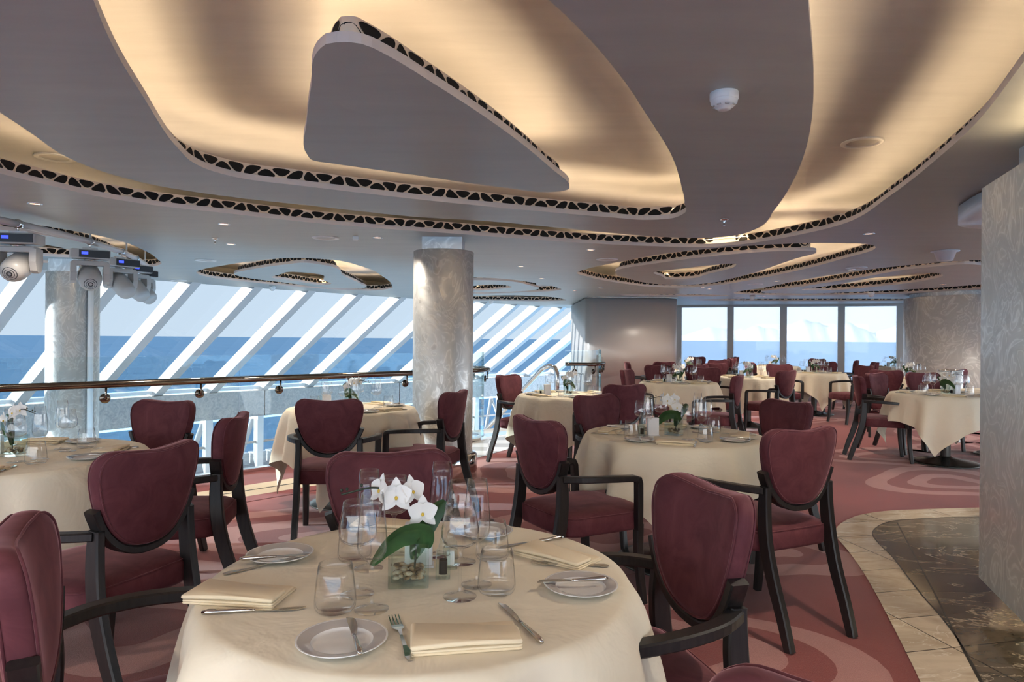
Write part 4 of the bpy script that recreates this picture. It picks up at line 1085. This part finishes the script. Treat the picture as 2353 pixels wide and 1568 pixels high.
knife1(BUTTER, (1402, 1334), (1228, 1342), 'butter knife across the right bread plate of the foreground table', .0155)
knife1(BUTTER, (545, 1289), (717, 1276), 'butter knife across the left bread plate of the foreground table', .0155)
knife1(KNIFE, (1249, 1484), (1147, 1388), 'dinner knife right of the front napkin on the foreground table')
knife1(KNIFE, (455, 1413), (710, 1400), 'dinner knife in front of the left napkin on the foreground table')
knife1(KNIFE, (1300, 1237), (1140, 1262), 'dinner knife tucked behind the right napkin on the foreground table')
knife1(FORK, (948, 1533), (900, 1412), 'dinner fork between front bread plate and front napkin')
knife1(FORK, (545, 1316), (667, 1290), 'dinner fork between left bread plate and left napkin')
knife1(FORK, (1388, 1303), (1228, 1298), 'dinner fork between right napkin and right bread plate')
def nap1(c, rz, label, s_=1, fx=1):
    q = tb(*c, TOPZ); o = place(NAPK, (q.x, q.y, TOPZ), rz, label, 'napkins on the foreground table'); return o
nap1((1068, 1472), R(10), 'folded cream napkin at the front place of the foreground table')
nap1((552, 1372), R(-6) + PI * 0, 'folded cream napkin with curved flap at the left place of the foreground table')
nap1((1280, 1282), R(-38), 'folded cream napkin at the right place of the foreground table')
nap1((893, 1212), R(-5), 'folded cream napkin behind the flowers on the foreground table')

# ------------------------------------------------------------------ ceiling fittings
def fit(p, px, py, label, z=CEIL, group=None):
    q = ce(px, py, z); return place(p, (q.x, q.y, z), 0, label, group)
t = empty('smoke_detector'); tag(t, 's', 'smoke detector')
b = MB(); b.lathe([(0, 0), (.052, 0), (.053, -.003), (.053, -.026), (.050, -.030)], 'white_plastic', n=40); b.build('base_ring', t)
b = MB(); b.lathe([(.050, -.030), (.049, -.040), (.034, -.056), (.026, -.058), (.024, -.064), (.010, -.066), (0, -.066)], 'white_plastic', n=40)
for k in range(8):
    a = k * PI / 4; b.box((.036 * math.cos(a), .036 * math.sin(a), -.0515), (.012, .016, .004), 'grey_plastic', a)
b.build('sensor_head', t); SMOKE = proto(t)
fit(SMOKE, 1664, 213, 'white smoke detector on the grey ceiling panel, large in the upper right')
t = empty('downlight'); tag(t, 'd', 'ceiling light')
b = MB(); b.lathe([(.048, 0), (.048, -.004), (.034, -.005), (.033, 0)], 'chrome', n=24); b.build('bezel', t)
b = MB(); b.lathe([(.033, -.002), (0, -.0021)], 'downlight_glow', n=24); b.build('lamp', t); DOWN = proto(t)
DL = [((80,468),'under the left end of the large lattice band'),((515,515),'above the sprinkler near the left railing'),((530,561),'beyond the sprinkler near the left railing'),((868,546),'just left of the metal column head'),((1357,574),'right of the metal column near the lattice band'),((1997,537),'near the white bulkhead at right'),((1197,612),'between column and swirl recess'),((1245,640),'beyond the right recess tip near the column'),((357,632),'beyond the stage lights'),((958,590),'beside the column head'),((1630,664),'beyond the pointed recess over the middle tables'),((1957,620),'beside the round speaker over the far right tables'),((1785,646),'between the two long recesses'),((1380,662),'above the beige wall, leftmost'),((1755,681),'close to the far windows'),((1500,676),'above the beige wall, centre')]
def lamp(o):
    sp_ = bpy.data.lights.new('downlight_lamp', 'SPOT'); sp_.energy = 48; sp_.spot_size = R(130); sp_.spot_blend = 1; sp_.shadow_soft_size = .03; sp_.color = (1, .88, .74)
    lo = bpy.data.objects.new('downlight_lamp', sp_); COL.objects.link(lo); lo.location = (o.location.x, o.location.y, CEIL - .012)
for (px, py), l in DL: lamp(fit(DOWN, px, py, 'small round warm downlight ' + l, CEIL, 'ceiling downlights'))
for x, y in ((-3.6, -.5), (-3.4, 2.0), (0, -.6), (2.6, -.4), (3.0, 2.3), (-6, 1.5), (5.5, 3.5), (7.5, 6.5), (-6, 4.5), (9.5, 10), (7.0, 11.1), (1.2, 13.2), (5.2, 14.4), (3.4, 12.2), (6.6, 9.2), (1.6, 2.0), (-1.6, .2)):  # added downlights that brighten the room, the drum and the far wall
    lamp(place(DOWN, (x, y, CEIL), 0, 'small round warm downlight added to brighten the room', 'added downlights'))
t = empty('ceiling_speaker'); tag(t, 's', 'speaker')
b = MB(); b.lathe([(.125, 0), (.127, -.006), (.120, -.010), (.095, -.010), (.090, -.004)], 'white_plastic', n=40); b.build('ring', t)
b = MB(); b.lathe([(.090, -.004), (.05, -.002), (0, -.001)], 'grey_plastic', n=40); b.build('grille', t); SPK = proto(t)
for px, py, z, l in ((1981, 327, CEIL + .33, 'in the warm lit recess at upper right'), (125, 361, CEIL + .33, 'in the warm lit recess at upper left'), (748, 546, CEIL, 'left of the metal column head'), (472, 598, CEIL, 'left of the small oval recess'), (1395, 596, CEIL, 'left of the pointed recess over the middle tables'), (1968, 615, CEIL, 'over the far right tables'), (1735, 653, CEIL, 'between the two long recesses'), (1565, 676, CEIL, 'above the beige wall'), (1700, 684, CEIL, 'near the far windows'), (410, 644, CEIL, 'at the edge of the sloping windows')):
    o = fit(SPK, px, py, 'round white ceiling speaker ' + l, z, 'ceiling speakers')
t = empty('sprinkler'); tag(t, 's', 'sprinkler')
b = MB(); b.lathe([(0, 0), (.034, 0), (.030, -.010), (.012, -.014)], 'chrome', n=20); b.build('escutcheon', t)
b = MB(); b.lathe([(.012, -.012), (.007, -.03), (.007, -.05), (.010, -.052), (.004, -.056), (0, -.056)], 'chrome', n=12); b.build('nozzle', t); SPR = proto(t)
for px, py, l in ((494, 547, 'near the left railing'), (1664, 503, 'on the grey panel below the smoke detector'), (1709, 687, 'near the far windows')):
    fit(SPR, px, py, 'small chrome ceiling sprinkler ' + l, CEIL, 'ceiling sprinklers')
t = empty('dome_camera'); tag(t, 'c', 'dome camera')
b = MB(); b.lathe([(0, 0), (.06, 0), (.06, -.03), (.05, -.04)], 'white_plastic', n=24); b.build('mount', t)
b = MB(); b.lathe([(.05, -.04), (.047, -.065), (.03, -.09), (0, -.097)], 'white_plastic', n=24); b.build('dome', t); DOME = proto(t)
for px, py, l in ((626, 657, 'above the sloping windows'), (2002, 672, 'before the metal drum'), (1729, 680, 'before the far windows'), (1129, 690, 'above the sloping windows right of the column')):
    fit(DOME, px, py, 'small white dome camera ' + l, CEIL, 'dome cameras')
b = MB(); b.lathe([(0, 0), (.13, 0), (.13, -.008), (.10, -.012), (.07, -.10), (0, -.102)], 'white_plastic', n=32); o = b.build('pendant_speaker'); tag(o, 'x', 'speaker'); proto(o)
fit(o, 2172, 577, 'white cone shaped ceiling speaker left of the right metal panel')
b = MB(); b.box((0, 0, -.018), (.05, .05, .036), 'white_plastic', .3, .006); o = b.build('motion_sensor'); tag(o, 'x', 'sensor'); proto(o)
fit(o, 817, 543, 'small square white sensor box left of the metal column head')
# stage lights on a truss pipe
pipe = arc([(-4.0, 4.2, 0), (-3.86, 5.3, 0), (-3.90, 6.3, 0), (-4.02, 7.0, 0), (-4.2, 7.6, 0), (-4.5, 8.4, 0)], 6)
t = empty('lighting_pipe', (-3.86, 5.3, 0)); tag(t, 'painted curved pipe carrying the stage lights under the ceiling', 'pipe')
b = MB(); b.tube([(p.x, p.y, 2.185) for p in pipe], .028, 'rim_paint', 14); part(b, 'tube', t)
for k in (3, 12, 20, 28):
    p = pipe[k]; b = MB(); b.tube([(p.x, p.y, 2.2), (p.x, p.y, 2.5)], .008, 'grey_plastic', 8); part(b, 'hanger', t)
def mover(tilt):
    t = empty('moving_head_light'); tag(t, 'm', 'stage light')
    b = MB(); b.box((0, 0, -.045), (.32, .17, .085), 'grey_plastic', 0, .015); b.build('base', t)
    d = MB(); d.box((.03, -.088, -.045), (.24, .008, .066), 'black_plastic', 0, 0); dp = d.build('display_panel', t)
    s2 = MB(); s2.box((-.045, -.0930, -.04), (.05, .003, .024), 'screen_blue'); s2.build('screen', dp)
    b = MB(); b.lathe([(0, -.088), (.05, -.088), (.05, -.105), (0, -.105)], 'chrome', n=20)
    b.box((0, 0, -.125), (.29, .10, .045), 'grey_plastic', 0, .015)
    for s_ in (-1, 1):
        pr = [(-.05, -.12), (.05, -.12), (.055, -.22), (.035, -.29), (0, -.31), (-.035, -.29), (-.055, -.22)]
        x0, x1 = s_ * .105, s_ * .155; pr = pr if s_ > 0 else pr[::-1]
        b.rings([[(x, y, z) for y, z in pr] for x in (x0, x1)], 'grey_plastic', False, True)
    b.build('yoke', t)
    b = MB(); rm_ = Matrix.Rotation(tilt, 3, 'X')
    b.lathe([(0, -.17), (.070, -.17), (.082, -.15), (.092, -.08), (.098, 0), (.092, .07), (.075, .115), (.03, .13), (0, .13)], 'grey_plastic', (0, 0, -.26), 18, axis=rm_)
    for rr_ in (.018, .034, .050): 
        pp = [rm_ @ Vector((rr_ * math.cos(a), rr_ * math.sin(a), .133 if rr_ < .03 else .126 if rr_ < .04 else .121)) + Vector((0, 0, -.26)) for a in [2 * PI * i / 16 for i in range(17)]]
        b.tube(pp, .004, 'black_plastic', 5, False)
    b.build('head', t)
    b = MB(); b.box((0, 0, .008), (.12, .04, .02), 'chrome'); b.tube([(.0, 0, .01), (.0, 0, .05)], .01, 'chrome', 8); b.lathe([(.024, -.02), (.036, -.02), (.036, .02), (.024, .02)], 'chrome', (0, 0, .075), 14, axis=Matrix.Rotation(PI / 2, 3, 'X')); b.build('clamp', t)
    return proto(t)
MV = mover(R(120)); MV2 = mover(R(-55))
for k, (x, y, p, rz, l) in enumerate(((-3.855, 5.32, MV, R(8), 'nearest moving head stage light with blue screen at the left edge'), (-3.90, 6.30, MV, R(35), 'second moving head stage light, in front of the sunlit column'), (-4.02, 7.0, MV2, R(60), 'third moving head stage light, its head tilted to the left'), (-4.2, 7.6, MV2, R(65), 'fourth moving head stage light, lowest towards the windows'), (-4.42, 8.15, MV2, R(75), 'farthest moving head stage light at the end of the pipe'))):
    place(p, (x, y, 2.11), rz, l)

# ------------------------------------------------------------------ light, world, camera
sun = bpy.data.lights.new('sun', 'SUN'); sun.energy = 14; sun.angle = R(.6); sun.color = (1, .93, .84)
so_ = bpy.data.objects.new('sun', sun); COL.objects.link(so_)
az = Vector((-1, -.12, 0)).normalized(); el = R(10.5)
dirv = -(az * math.cos(el) + Vector((0, 0, math.sin(el))))
so_.rotation_euler = dirv.to_track_quat('-Z', 'Y').to_euler()
w = bpy.data.worlds.new('World'); SC.world = w; w.use_nodes = True; nt = w.node_tree; bg = nt.nodes['Background']
tc = nn(nt, 'ShaderNodeTexCoord'); sp = nn(nt, 'ShaderNodeSeparateXYZ'); nt.links.new(tc.outputs['Generated'], sp.inputs[0])
colr = ramp(nt, sp.outputs['Z'], [(0, (.93, .97, 1.0)), (.12, (.91, .96, 1.0)), (.35, (.94, .95, .96)), (1, (.78, .83, .95))])
nt.links.new(colr, bg.inputs['Color']); bg.inputs['Strength'].default_value = 1.95
cam = bpy.data.cameras.new('cam'); cam.lens = 24.0; cam.sensor_width = 36; cam.shift_y = (CY - 784) / 2353.0; cam.shift_x = 0
cam.clip_end = 100000; cam.clip_start = .02
co = bpy.data.objects.new('camera', cam); COL.objects.link(co)
ce_, se_ = math.cos(EPS), math.sin(EPS)
co.matrix_world = Matrix(((ce_, -se_, 0, 0), (0, 0, -1, 0), (se_, ce_, 0, EYE), (0, 0, 0, 1)))
SC.camera = co
SC.view_settings.view_transform = 'Standard'; SC.view_settings.look = 'None'; SC.view_settings.gamma = 1
SC.view_settings.use_curve_mapping = False
SC.view_settings.exposure = 1.25
SC.cycles.use_denoising = True
SC.cycles.use_adaptive_sampling = True; SC.cycles.adaptive_threshold = .1; SC.cycles.adaptive_min_samples = 24
SC.cycles.max_bounces = 6; SC.cycles.diffuse_bounces = 3; SC.cycles.glossy_bounces = 3; SC.cycles.transparent_max_bounces = 18
SC.cycles.sample_clamp_indirect = 6; SC.cycles.caustics_reflective = False; SC.cycles.caustics_refractive = False
bpy.context.view_layer.update()
